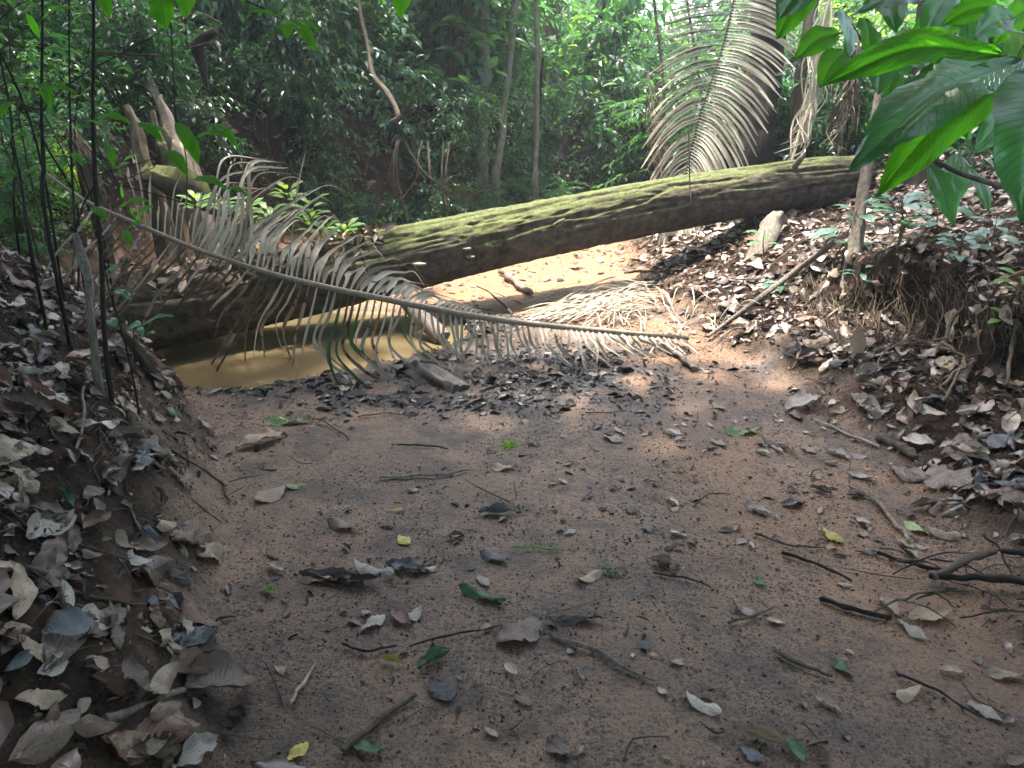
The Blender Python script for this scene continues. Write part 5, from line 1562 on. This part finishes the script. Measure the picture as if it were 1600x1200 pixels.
ST = [
    ([(165, 1135), (287, 1087)], [.012, .01], 'dead_wood', "straight pale peeled stick lying in the litter close to the bottom of the pool bank"),
    ([(536, 1180), (585, 1140), (650, 1094)], [.008, .008, .006], 'bark', "dark stick with a torn leaf scrap at its tip on the near sand"),
    ([(593, 750), (640, 748), (690, 746), (735, 739)], [.006, .006, .005, .003], 'dead_wood', "long pale stick lying level across the middle of the sand"),
    ([(858, 996), (930, 1025), (1022, 1070)], [.007, .007, .004], 'dead_wood', "long grey twig slanting across the sand from the crumpled brown leaf"),
    ([(640, 1018), (700, 1000), (780, 985)], [.003, .003, .002], 'bark_dark', "thin dark twig running under the crumpled brown leaf"),
    ([(535, 1012), (570, 1022), (620, 1015)], [.003, .004, .003], 'bark_dark', "thin curved dark twig on the near sand"),
    ([(1280, 943), (1330, 957), (1392, 972)], [.008, .009, .006], 'bark_dark', "wet black stick at the edge of the sand below the undercut bank"),
    ([(1137, 980), (1175, 968), (1208, 956)], [.004, .004, .003], 'bark', "short brown twig alone on the near sand"),
    ([(1448, 915, .02), (1520, 925, .03), (1640, 935, .02)], [.009, .012, .011], 'bark_dark', "thickest dark branch in the pile under the undercut bank"),
    ([(1455, 918, .02), (1500, 900, .04), (1550, 890, .05)], [.012, .012, .010], 'bark', "forked dark branch crossing the thickest one"),
    ([(1560, 890, .05), (1610, 895, .05), (1660, 905, .05)], [.01, .01, .01], 'bark_dark', "dark branch end on top of the branch pile"),
    ([(1370, 870), (1430, 890), (1495, 898)], [.005, .006, .004], 'bark_dark', "long thin black stick leading into the branch pile"),
    ([(1273, 660), (1320, 680), (1373, 703)], [.006, .007, .005], 'frond_hang', "straw-coloured strip lying over the litter of the undercut bank"),
    ([(1326, 763), (1365, 785), (1398, 822), (1418, 850)], [.006, .008, .007, .004], 'dead_pale', "bent pale strip at the foot of the undercut bank's litter"),
    ([(1370, 690), (1410, 705), (1430, 720)], [.018, .02, .015], 'bark', "short thick brown rolled bark piece in the litter"),
    ([(148, 592, .03), (140, 640, .03), (118, 722, .01)], [.006, .006, .004], 'dead_wood', "grey crooked stick standing out from the pool bank"),
    ([(110, 560), (150, 555), (205, 560), (240, 588), (262, 600)], [.008, .01, .011, .009, .007], 'root', "thick pale root curving over the pool bank above the sand"),
    ([(60, 440), (90, 470), (135, 500), (150, 480)], [.006, .008, .007, .004], 'root', "looping root near the peeling grey stick"),
    ([(20, 620), (60, 650), (95, 700)], [.004, .004, .003], 'bark', "thin brown stick above the long purplish leaf"),
    ([(180, 660), (240, 690), (330, 745), (362, 790)], [.004, .004, .004, .003], 'bark', "thin dark stick sloping down through the pool bank litter to the sand"),
    ([(70, 860), (92, 905), (102, 960)], [.005, .005, .004], 'bark', "thin upright-lying brown stick low on the pool bank"),
    ([(10, 890), (60, 905), (160, 945), (255, 950)], [.009, .008, .005, .004], 'bark', "long grey-brown stick crossing the lower pool bank"),
    ([(205, 800), (228, 850), (240, 870)], [.003, .003, .002], 'root', "fine pale root hanging over the lower litter"),
    ([(455, 1105), (478, 1070), (495, 1042)], [.006, .007, .002], 'dead_pale', "broken splinter of pale wood on the near sand"),
    ([(560, 655), (600, 650), (650, 655)], [.003, .003, .002], 'bark_dark', "thin black twig on the sand under the frond"),
    ([(480, 655), (510, 665), (545, 690)], [.003, .003, .002], 'bark_dark', "thin black twig at the pool end of the sand"),
    ([(620, 700), (660, 700), (700, 706)], [.003, .003, .002], 'bark_dark', "thin wet twig in the middle of the upper sand"),
    ([(800, 860), (850, 862), (882, 864)], [.002, .003, .002], 'leaf_lime', "straight green stalk lying on the sand"),
    ([(1020, 900), (1080, 912), (1110, 925)], [.003, .003, .002], 'bark_dark', "wet dark twig towards the undercut bank side of the near sand"),
    ([(1220, 870), (1270, 885), (1330, 915)], [.005, .004, .003], 'bark_dark', "thin dark stick above the wet black one"),
    ([(1180, 840), (1230, 855), (1280, 862)], [.004, .004, .003], 'bark', "thin brown stick between the yellow leaf and the pale strip"),
    ([(1210, 1025), (1250, 1045), (1300, 1065)], [.006, .006, .003], 'bark', "rotten brown twig beside the grey-green leaf"),
    ([(1400, 1060), (1460, 1085), (1530, 1130)], [.003, .003, .002], 'bark_dark', "thin black twig low on the undercut bank side"),
    ([(800, 495, .01), (770, 470, .03), (745, 460, .05)], [.008, .007, .005], 'bark', "brown stick lying on the sunlit sand behind the frond"),
    ([(780, 430, .02), (800, 445, .02), (830, 465, .02)], [.02, .022, .02], 'dead_wood', "short weathered branch on the sunlit sand behind the frond"),
    ([(1000, 440, .05), (1015, 470, .04), (1025, 490, .03)], [.007, .006, .005], 'dead_pale', "pale stick leaning on the heap of bleached palm leaflets"),
    ([(975, 436, .04), (1010, 437, .05), (1035, 442, .04)], [.012, .012, .01], 'dead_wood', "straight grey branch lying above the heap of bleached palm leaflets"),
    ([(1140, 445, .03), (1180, 450, .05), (1215, 425, .08), (1255, 395, .1)], [.004, .005, .005, .004], 'root', "thin sagging vine strung across the litter under the log's high end"),
    ([(1108, 545), (1140, 520), (1165, 515)], [.004, .004, .003], 'dead_pale', "pale straight twig by the thick end of the frond"),
    ([(1035, 545, .01), (1060, 560, .01), (1085, 582, .01)], [.016, .017, .015], 'dead_wood', "short cut branch by the thick end of the frond"),
]
for k, s in enumerate(ST):
    stick(*s, seed=k)
for k in range(16):
    rs_ = np.random.default_rng(k + 900)
    x, y = rs_.uniform(1400, 1620), rs_.uniform(880, 985)
    a, l = rs_.normal(.15, .45), rs_.uniform(50, 140)
    r = rs_.uniform(.0015, .0038)
    o = stick([(x - math.cos(a) * l / 2, y - math.sin(a) * l / 2, .02), (x, y, .03 + .02 * rs_.random()), (x + math.cos(a) * l / 2, y + math.sin(a) * l / 2, .02)], [r, r, r * .5], 'bark_dark' if k % 3 else 'bark',
              "", group="sticks of the branch pile", seed=k + 90)
    TODO.append((o, "thin dark stick", "in the branch pile", screen(list(ground(x, y)))[0]))
ROOTS = [
    ([(1500, 485, .02), (1498, 510, .03), (1470, 550, .05), (1480, 570, .06), (1500, 590, .05), (1475, 615, .03), (1470, 635, .01)], [.007, .009, .010, .010, .009, .008, .006], "thick zigzag root hanging down the undercut bank"),
    ([(1500, 590, .04), (1490, 612, .04), (1470, 640, .02)], [.006, .007, .005], "short root beside the thick zigzag one"),
    ([(1400, 490, .03), (1375, 505, .04), (1370, 535, .02)], [.004, .005, .004], "hooked pale root under the lip of the bank"),
    ([(1428, 505, .02), (1418, 530, .03), (1410, 545, .01)], [.005, .005, .003], "short pale root in the middle of the undercut"),
    ([(1452, 470, .02), (1470, 500, .03), (1458, 540, .02)], [.004, .004, .003], "fine root dangling from the undercut lip"),
    ([(1585, 520, .02), (1575, 570, .05), (1568, 620, .03)], [.008, .009, .006], "dark root at the deepest part of the undercut"),
    ([(1430, 535, .02), (1385, 565, .03), (1362, 598, .02)], [.004, .005, .004], "thin root slanting down past the standing curled leaf"),
    ([(1540, 500, .02), (1520, 530, .05), (1530, 575, .04)], [.005, .005, .004], "brown root between the zigzag root and the deepest part of the undercut"),
]
for k, (p, r, l) in enumerate(ROOTS):
    stick(p, r, 'root', l, "hanging_root", "root", "roots of the undercut bank", .02, .3, 7, k + 60)
# fine rootlets are beyond counting
out = []
for k in range(620):
    if k < 500:
        px, py = rng.uniform(1240, 1600), rng.uniform(430, 540)
        l = rng.uniform(12, 50)
    else:
        px, py = rng.uniform(150, 330), rng.uniform(600, 720)
        l = rng.uniform(12, 45)
    a = ground(px, py, .015)
    c = ground(px + rng.normal() * 14, py + l, .02)
    b = (a + c) / 2 + [rng.normal() * .02, -.03, rng.normal() * .015]
    out += tube([a, b, c], [.0018, .0014, .0008], 3, 6, cap=False)
tag(obj("fine_rootlets", out, M['root']), "fine rootlets matting both cut banks", "roots", kind="stuff")


# ---------------------------------------------------------------- fallen leaves
def litter_tmpl(seed, nl=9, nw=5):
    rs = np.random.default_rng(seed)
    s = np.linspace(0, 1, nl)
    u = np.linspace(-1, 1, nw)
    uu, ss = np.meshgrid(u, s)
    w = np.sin(np.pi * np.clip(s, .001, .999) ** rs.uniform(.75, 1.15)) ** rs.uniform(.6, .95) * .5
    curl = rs.uniform(-.3, .65)
    bend = rs.uniform(-.25, .35)
    twist = rs.uniform(-1.1, 1.1)
    z = curl * (uu ** 2) * w[:, None] * .8 + bend * (ss - .5) ** 2 * 1.4 - bend * .2 + .03 * np.sin(ss * rs.uniform(8, 16) + uu * 2 + seed) + rs.normal(size=uu.shape) * .018
    y = uu * w[:, None] * (1 - .25 * abs(curl) * uu ** 2) + .05 * np.sin(ss * 6 + seed)
    if rs.random() < .5:   # ragged edge
        y = y * (1 - (rs.random(uu.shape) < .2) * (abs(uu) > .9) * rs.uniform(.2, .5))
    t = twist * (ss - .5)
    y2 = y * np.cos(t) - z * np.sin(t)
    z2 = y * np.sin(t) + z * np.cos(t)
    V = np.stack([ss - .5, y2, z2 - z2.min() * .5], -1).reshape(-1, 3)
    idx = np.arange(nl * nw).reshape(nl, nw)
    F = np.stack([idx[:-1, :-1], idx[:-1, 1:], idx[1:, 1:], idx[1:, :-1]], -1).reshape(-1, 4)
    return V, F, np.stack([uu * .5 + .5, ss], -1).reshape(-1, 2)


LT = [litter_tmpl(s) for s in range(14)]
LT_FINE = [litter_tmpl(s + 50, 17, 9) for s in range(12)]
LT_LOW = [litter_tmpl(s + 90, 5, 3) for s in range(10)]

# hand-placed leaves, (x, y) base to (x, y) tip on the photograph, width ratio, colour
HAND = [
    (32, 850, 107, 813, .32, 'pale grey'), (240, 852, 347, 837, .3, 'grey-brown'), (125, 958, 62, 1058, .42, 'grey-brown'), (177, 960, 123, 1000, .5, 'grey-brown'), (278, 947, 333, 987, .6, 'reddish brown'),
    (350, 987, 233, 1017, .25, 'bluish grey'), (247, 1060, 317, 1050, .42, 'tan'), (285, 1085, 388, 1062, .55, 'grey-brown'), (17, 1097, 100, 1097, .5, 'tan'), (5, 1200, 120, 1117, .42, 'grey-brown'),
    (143, 1172, 287, 1153, .42, 'reddish brown'), (267, 1200, 332, 1157, .5, 'pale grey'), (235, 1118, 303, 1143, .42, 'tan'), (442, 1202, 483, 1168, .42, 'yellow'), (142, 1035, 168, 1050, .8, 'tan'),
    (172, 838, 222, 868, .5, 'tan'), (465, 907, 520, 913, .4, 'tan'), (417, 863, 436, 877, .45, 'reddish brown'), (408, 922, 434, 935, .5, 'pale green'), (417, 886, 446, 900, .4, 'pale grey'), (302, 877, 348, 857, .42, 'tan'),
    (0, 932, 22, 965, .5, 'reddish brown'), (556, 886, 617, 911, .34, 'pale grey'), (603, 886, 672, 900, .42, 'bluish grey'), (468, 908, 598, 914, .2, 'dark brown'), (563, 991, 602, 966, .42, 'pale grey'), (612, 960, 641, 982, .5, 'reddish brown'),
    (640, 977, 659, 950, .45, 'pale grey'), (717, 925, 791, 949, .24, 'green'), (745, 903, 764, 921, .4, 'pale grey'), (652, 1050, 704, 1022, .42, 'green'), (588, 1034, 631, 1045, .25, 'yellow'), (776, 1012, 850, 975, .58, 'grey-brown'),
    (852, 975, 940, 973, .22, 'dark brown'), (898, 913, 942, 902, .45, 'tan'), (938, 893, 968, 904, .4, 'green'), (612, 803, 635, 797, .5, 'yellow'), (622, 841, 640, 853, .6, 'yellow'), (547, 1172, 600, 1180, .42, 'green'),
    (855, 1162, 892, 1188, .6, 'grey-brown'), (750, 868, 795, 883, .5, 'bluish grey'), (674, 1065, 708, 1103, .6, 'blackened'), (901, 1045, 913, 1069, .5, 'pale grey'), (788, 1043, 808, 1060, .6, 'pale grey'), (1284, 829, 1317, 855, .42, 'yellow'),
    (1411, 819, 1450, 839, .4, 'pale green'), (1450, 831, 1502, 849, .32, 'tan'), (1372, 936, 1404, 968, .4, 'tan'), (1415, 972, 1484, 964, .3, 'tan'), (1400, 973, 1447, 1004, .4, 'pale grey'), (1464, 1050, 1508, 1054, .4, 'tan'), (1532, 1050, 1602, 1066, .42, 'tan'),
    (1398, 1099, 1437, 1082, .5, 'tan'), (1508, 1099, 1567, 1132, .36, 'pale grey'), (1144, 1146, 1232, 1174, .25, 'tan'), (1228, 1158, 1256, 1204, .42, 'green'), (1155, 1176, 1195, 1198, .6, 'bluish grey'), (1296, 1029, 1331, 1064, .34, 'green'),
    (1071, 1092, 1127, 1124, .5, 'pale grey'), (1162, 794, 1208, 808, .38, 'pale grey'), (1175, 906, 1197, 921, .6, 'green'), (1346, 571, 1414, 541, .36, 'pale grey'), (1222, 648, 1281, 620, .32, 'pale grey'), (1132, 681, 1191, 677, .26, 'pale green'),
    (1111, 634, 1135, 643, .5, 'tan'), (1108, 690, 1136, 700, .5, 'tan'), (1340, 629, 1381, 650, .45, 'pale grey'), (1481, 702, 1548, 730, .5, 'pale grey'), (1472, 735, 1510, 770, .7, 'grey-brown'), (1547, 727, 1604, 747, .4, 'pale grey'), (1548, 760, 1604, 759, .42, 'bluish grey'),
    (1578, 700, 1606, 678, .4, 'green'), (8, 588, 128, 674, .22, 'reddish brown'), (40, 510, 84, 543, .7, 'bluish grey'), (369, 705, 449, 682, .36, 'tan'), (416, 664, 488, 661, .13, 'pale green'), (222, 697, 261, 718, .3, 'green'), (256, 645, 282, 650, .5, 'green'),
    (88, 769, 111, 799, .5, 'green'), (203, 731, 262, 719, .42, 'pale grey'), (0, 743, 61, 750, .38, 'tan'), (398, 790, 449, 762, .6, 'tan'), (446, 762, 478, 764, .35, 'pale green'), (231, 658, 256, 654, .55, 'tan'), (306, 655, 334, 684, .5, 'pale grey'),
    (940, 684, 974, 693, .5, 'pale grey'), (1035, 675, 1067, 684, .42, 'pale grey'), (766, 733, 808, 734, .3, 'tan'), (512, 820, 560, 832, .3, 'grey-brown'), (590, 822, 618, 826, .3, 'dark brown'), (748, 805, 800, 802, .45, 'bluish grey'), (1010, 880, 1060, 890, .4, 'grey-brown'),
    (975, 795, 1000, 806, .6, 'dark brown'), (1230, 780, 1260, 790, .5, 'grey-brown'), (1190, 690, 1230, 706, .45, 'dark brown'), (1290, 705, 1330, 722, .5, 'pale grey'), (1320, 745, 1370, 752, .4, 'pale grey'), (1390, 735, 1450, 755, .4, 'grey-brown'),
    (1410, 690, 1460, 700, .45, 'pale grey'), (1360, 655, 1400, 640, .5, 'pale grey'), (1430, 640, 1480, 655, .5, 'pale grey'), (1250, 700, 1275, 712, .5, 'tan'), (1265, 765, 1300, 775, .45, 'grey-brown'), (1420, 800, 1470, 790, .4, 'grey-brown'),
    (1000, 825, 1030, 835, .5, 'bluish grey'), (250, 900, 300, 915, .5, 'blackened'), (200, 905, 260, 890, .4, 'grey-brown'), (60, 900, 130, 915, .35, 'grey-brown'), (1030, 1180, 1052, 1192, .5, 'tan'), (880, 838, 900, 832, .5, 'pale grey'), (820, 690, 842, 698, .5, 'dark brown'),
]
FALLEN = []       # (object, colour, point, length)
TM = {}


def leaf_object(p0, p1, nrm, wr, colour, seed, lift=.006):
    L = np.linalg.norm(p1 - p0)
    key = (seed % len(LT_FINE), colour, round(wr * 5))
    if key not in TM:
        tv, tf, tu = LT_FINE[seed % len(LT_FINE)]
        me = mesh("fallen_leaf", [(tv * [1, round(wr * 5) / 5 * 1.05, 1 * .8], tf, tu)])
        me.materials.append(M['fallen ' + colour])
        TM[key] = me
    o = bpy.data.objects.new("fallen_leaf", TM[key])
    COL.objects.link(o)
    X = norm(p1 - p0)
    Z = norm(nrm - X * np.dot(nrm, X))
    Y = np.cross(Z, X)
    from mathutils import Matrix
    c = (p0 + p1) / 2 + Z * (lift + .012 * L)
    o.matrix_world = Matrix(((X[0] * L, Y[0] * L, Z[0] * L, c[0]), (X[1] * L, Y[1] * L, Z[1] * L, c[1]), (X[2] * L, Y[2] * L, Z[2] * L, c[2]), (0, 0, 0, 1)))
    FALLEN.append((o, colour, c, L))
    return o


for k, (x0, y0, x1, y1, wr, colr) in enumerate(HAND):
    a, b = ground(x0, y0), ground(x1, y1)
    c = (a + b) / 2
    lim = min(.26, 1.9 * math.hypot(x1 - x0, y1 - y0) * screen(c)[2] / FPX)
    Lab = np.linalg.norm(b - a)
    if Lab > lim:
        a, b = c + (a - c) * lim / Lab, c + (b - c) * lim / Lab
        for q_ in (a, b): q_[2] = h1(q_[0], q_[1])
    leaf_object(a, b, gnormal(c[0], c[1]), wr, colr, k)
# the curled leaf standing on end against the undercut bank, and the pale one stuck in the frond's mud
a = ground(1335, 568)
o = leaf_object(a, a + [.01, .03, .19], np.array([0, -1, .15]), .32, 'tan', 3, 0)
FALLEN.pop(); tag(o, "large tan curled leaf standing on end in the litter of the undercut bank", "fallen leaf", "fallen leaves")
a = ground(722, 598)
o = leaf_object(a, a + [-.05, .03, .11], np.array([.3, -1, .3]), .5, 'pale grey', 5, 0)
FALLEN.pop(); tag(o, "whitish torn leaf standing against the mud-covered log end", "fallen leaf", "fallen leaves")

# scattered ones: candidates everywhere, thick on the banks, sparse on the sand
NC = 60000
cx, cy = rng.uniform(-5.5, 6.5, NC), 1.0 + 9.0 * rng.random(NC) ** 1.25
zb, zm, zd = zone_masks(cx, cy)
wd = water_depth(cx, cy)
den = .028 + .97 * zb ** 1.3
den += .10 * zm + .42 * sstep(5.6, 6.6, cy) * (1 - zb) * np.clip(.5 + 3 * noise2(cx, cy, 1.5, 3, 73) + .5 * cx, 0, 1)
den += .16 * sstep(.2, 1.0, cx) * (1 - zb) * sstep(1.2, 2.6, cy) * np.clip(noise2(cx, cy, 1.6, 3, 71) * 3 + .5, 0, 1)
den *= np.clip(1.2 + 1.8 * noise2(cx, cy, 1.1, 3, 72), .3, 1.2)
den *= np.where(wd > .02, .004, 1)
leftb = sstep(0, .3, edge_left(cy) - cx)
den *= 1 - .52 * leftb
den *= 1 - .3 * sstep(1.4, 2.0, cx) * (cy < 5)
keep = rng.random(NC) < den * .8
cx, cy, zb = cx[keep], cy[keep], zb[keep]
cz = height(cx, cy)
e = .03
nrmx = -(height(cx + e, cy) - height(cx - e, cy)) / (2 * e)
nrmy = -(height(cx, cy + e) - height(cx, cy - e)) / (2 * e)
CN = norm(np.stack([nrmx, nrmy, np.ones_like(nrmx)], -1) + rng.normal(size=(len(cx), 3)) * np.where(zb > .4, .32, .10)[:, None])
CP_ = np.stack([cx, cy, cz], -1)
CL = np.where(zb > .5, np.where(cy < 4.2, 1.22, 1.0) * rng.gamma(3.6, .0165, len(cx)), rng.gamma(3.0, .013, len(cx))).clip(.018, .155)
far_ = cy > 5.0
dcam = CP_ - CAM
dz_ = dcam[:, 1] * CP - dcam[:, 2] * SP
sx, sy = 800 + FPX * dcam[:, 0] / dz_, 600 - FPX * (dcam[:, 1] * SP + dcam[:, 2] * CP) / dz_
inview = (sx > -10) & (sx < 1610) & (sy > 100) & (sy < 1195)
size = np.where(inview, CL / dz_, 0)
n_ind = 298 - len(HAND)
order = np.argsort(-size)
ind, rest = order[:n_ind], order[n_ind:]
COLS = ['grey-brown', 'tan', 'brown', 'dark brown', 'pale grey', 'reddish brown', 'blackened', 'bluish grey']
for k, i in enumerate(ind):
    a = rng.uniform(0, 6.28)
    d = np.array([math.cos(a), math.sin(a), 0])
    d = norm(d - CN[i] * np.dot(d, CN[i]))
    colr = COLS[rng.choice(8, p=[.28, .17, .17, .12, .12, .06, .05, .03])]
    leaf_object(CP_[i] - d * CL[i] * .5, CP_[i] + d * CL[i] * .5, CN[i], rng.uniform(.3, .55), colr, int(rng.integers(0, 60)), .006 + (.015 * rng.random() if zb[i] > .5 else 0))
out = []
for k in range(14):
    sel = rest[(rest % 14) == k]
    nearsel, farsel = sel[~far_[sel]], sel[far_[sel]]
    for ss_, TT in ((nearsel, LT[k]), (farsel, LT_LOW[k % 10])):
        a = rng.uniform(0, 6.28, len(ss_))
        D = np.stack([np.cos(a), np.sin(a), a * 0], -1)
        tv = TT[0] * [1, rng.uniform(.7, 1), .8]
        F4 = TT[1]
        D = norm(D - CN[ss_] * np.sum(D * CN[ss_], -1, keepdims=True))
        S = np.cross(CN[ss_], D)
        O = CP_[ss_] + CN[ss_] * (.004 + rng.random((len(ss_), 1)) * np.where(zb[ss_] > .5, .022, .003)[:, None])
        Ls = CL[ss_][:, None, None]
        Ws = Ls * rng.uniform(.28, .55, len(ss_))[:, None, None] * 1.6
        V = O[:, None] + tv[None, :, 0:1] * Ls * D[:, None] + tv[None, :, 1:2] * Ws * S[:, None] + tv[None, :, 2:3] * Ls * CN[ss_][:, None]
        Fq = F4[None] + (np.arange(len(ss_)) * len(tv))[:, None, None]
        out.append((V.reshape(-1, 3), Fq.reshape(-1, 4)))
tag(obj("leaf_litter", out, M['litter']), "carpet of dead leaves too many to count, on both banks", "leaf litter", kind="stuff")
print("litter", len(rest))

# wet black scraps and crumbs in the mud, on the sand
NS = 26000
cx, cy = rng.uniform(-1.9, 2.2, NS), 1.2 + 4.3 * rng.random(NS) ** .9
zb, zm, zd = zone_masks(cx, cy)
cl = np.clip(noise2(cx, cy, 2.6, 4, 91) * 4 + .25, 0, 1)
den = .05 + .22 * cl + 1.3 * zm + .25 * zb
den *= np.where(water_depth(cx, cy) > .0, .01, 1)
keep = rng.random(NS) < den * .75
cx, cy, zm = cx[keep], cy[keep], zm[keep]
P = np.stack([cx, cy, height(cx, cy) + .003], -1)
a = rng.uniform(0, 6.28, len(cx))
D = np.stack([np.cos(a), np.sin(a), rng.normal(size=len(cx)) * .1], -1)
U = norm(rng.normal(size=P.shape) * .35 + [0, 0, 1])
L = rng.gamma(2.2, .008, len(cx)).clip(.006, .07) * (1 + .8 * zm)
tag(obj("wet_leaf_scraps", [leaves(T_MID, P, D, U, L, L * rng.uniform(.15, .8, len(cx)))], M['litter_wet'], smooth=False), "wet black scraps of rotten leaf strewn over the sand and mud", "leaf scraps", kind="stuff")
NF = 56000
cx, cy = rng.uniform(-3.6, 4.2, NF), 1.2 + 5.6 * rng.random(NF) ** 1.1
zb, zm, zd = zone_masks(cx, cy)
keep = (rng.random(NF) < .03 + .97 * zb) & (rng.random(NF) < np.where(cx < 0, 1, .7)) & (water_depth(cx, cy) < -.05)
cx, cy = cx[keep], cy[keep]
P = np.stack([cx, cy, height(cx, cy) + .004 + .012 * rng.random(len(cx))], -1)
L = rng.gamma(2.0, .009, len(cx)).clip(.006, .06)
tag(obj("litter_fragments", [leaves(T_MID, P, rng.normal(size=P.shape) * [1, 1, .3], rng.normal(size=P.shape) * .45 + [0, 0, 1], L, L * rng.uniform(.2, .9, len(cx)))], M['fragment'], smooth=False), "broken brown bits of leaf matted between the fallen leaves", "leaf litter", kind="stuff")
NG = 60000
cy = 1.15 + 4.2 * rng.random(NG) ** 1.3
cx = -1.9 + rng.random(NG) * 3.9
cl = noise2(cx, cy, 3.2, 4, 55)
keep = (rng.random(NG) < np.clip(.45 + 2.6 * cl, .06, 1)) & (water_depth(cx, cy) < -.05)
cx, cy = cx[keep], cy[keep]
P = np.stack([cx, cy, height(cx, cy)], -1)
L = rng.gamma(2.2, .0024, len(cx)).clip(.002, .014)
TV = np.array([(-.5, -.3, -.2), (.5, -.35, -.2), (0, .55, -.2), (.05, 0, .45)]); TF = np.array([(0, 1, 3), (1, 2, 3), (2, 0, 3)])
tag(obj("soil_crumbs", [leaves((TV, TF, TV[:, :2]), P, rng.normal(size=P.shape) * [1, 1, .2], np.tile([0, 0, 1.0], (len(P), 1)) + rng.normal(size=P.shape) * .3, L, L)], M['crumb'], smooth=False), "coarse dark crumbs and grains over the damp sand", "soil crumbs", kind="stuff")
# fine twigs strewn on banks and sand
out = []
for k in range(3800):
    x, y = rng.uniform(-3.2, 3.6), 1.3 + 5.5 * rng.random()
    b_, m_, d_ = zone_masks(np.array([x]), np.array([y]))
    if rng.random() > .05 + .95 * float(b_[0]) or water_depth(x, y) > 0: continue
    a = rng.uniform(0, 3.14)
    l = rng.gamma(3, .035)
    p0 = np.array([x, y, h1(x, y) + .008])
    x2, y2 = x + math.cos(a) * l, y + math.sin(a) * l
    p1 = np.array([x2, y2, h1(x2, y2) + .01 + .02 * rng.random()])
    r = rng.uniform(.0012, .0035)
    out += tube([p0, (p0 + p1) / 2 + rng.normal(size=3) * .01, p1], [r, r, r * .5], 4, 5, cap=False)
tag(obj("twig_litter", out, M['bark']), "broken fine twigs mixed into the litter", "twigs", kind="stuff")
# moss tufts / whitish lichen flake on the sand
c = ground(808, 797, .004)
O = c + rng.normal(size=(70, 3)) * [.012, .016, .002]
tag(obj("lichen_flake", [leaves(T_SMALL, O, rng.normal(size=(70, 3)), rng.normal(size=(70, 3)) * .5 + [0, 0, 1], .018, .012)], M['dead_pale'], smooth=False), "white crusty lichen flake lying in the middle of the sand", "lichen")
c = ground(797, 697, .004)
O = c + rng.normal(size=(90, 3)) * [.018, .02, .005]
tag(obj("moss_tuft", [leaves(T_SMALL, O, rng.normal(size=(90, 3)) + [0, 0, .5], rng.normal(size=(90, 3)), .02, .006)], M['leaf_lime'], smooth=False), "small dark green moss tuft alone on the upper sand", "moss")
# low green sprigs among the litter

# ---------------------------------------------------------------- labels for the repeated things
ORD = ["", "second ", "third ", "fourth ", "fifth ", "sixth ", "seventh ", "eighth ", "ninth ", "tenth ", "eleventh ", "twelfth ", "thirteenth ", "fourteenth ", "fifteenth ", "sixteenth ", "seventeenth ",
       "eighteenth ", "nineteenth ", "twentieth "]
ORD += [f"{k}th " if k % 10 not in (1, 2, 3) else f"{k}" + {1: "st ", 2: "nd ", 3: "rd "}[k % 10] for k in range(21, 80)]
SINGLES = {}
groups = {}
for (o, colr, c, L) in FALLEN:
    x, y = c[0], c[1]
    if x < float(edge_left(y)) + .1: zone = "pool bank"
    elif x > float(edge_right(y)) - .1: zone = "undercut bank"
    else: zone = "open sand"
    size = "big" if L > .16 else ("small" if L < .085 else "mid-sized")
    groups.setdefault((zone, colr, size), []).append((math.hypot(x + 1.0, y - 4.6), o))
for (zone, colr, size), lst in groups.items():
    lst.sort(key=lambda q: q[0])
    for k, (_, o) in enumerate(lst):
        if len(lst) == 1:
            lab = f"the only {size} {colr} fallen leaf lying on the {zone}"
        else:
            lab = f"{size} {colr} fallen leaf on the {zone}, {ORD[k] or 'first '}out from the pool"
        tag(o, lab, "fallen leaf", "fallen leaves")
groups = {}
for (o, w, where, px) in TODO:
    groups.setdefault((w, where), []).append((abs(px - 1110), o))
for (w, where), lst in groups.items():
    lst.sort(key=lambda q: q[0])
    for k, (_, o) in enumerate(lst):
        if len(lst) == 1:
            o["label"] = f"the only {w} {where}"
        else:
            o["label"] = f"{w} {where}, {ORD[k] or 'first '}out from the hanging frond"


# ---------------------------------------------------------------- the moist air of the forest
X0, X1, Y0, Y1, Z0, Z1 = -162, 162, -62, 222, float(GZ.min()) - 1, max(float(GZ.max()), 17) + 1
HV = np.array([(x, y, z) for z in (Z0, Z1) for y in (Y0, Y1) for x in (X0, X1)])
HF = np.array([(0, 2, 3, 1), (4, 5, 7, 6), (0, 1, 5, 4), (2, 6, 7, 3), (0, 4, 6, 2), (1, 3, 7, 5)])
hm, hnt, hout = nodes("moist_air")
pv = N(hnt, "ShaderNodeVolumePrincipled")
pv.inputs["Color"].default_value = (.86, .95, 1.0, 1)
pv.inputs["Density"].default_value = 0.0036
pv.inputs["Anisotropy"].default_value = 0.2
hnt.links.new(pv.outputs[0], hout.inputs["Volume"])
tag(obj("haze", [(HV, HF)], hm, smooth=False), kind="stuff")
print("haze box", Z0, Z1)
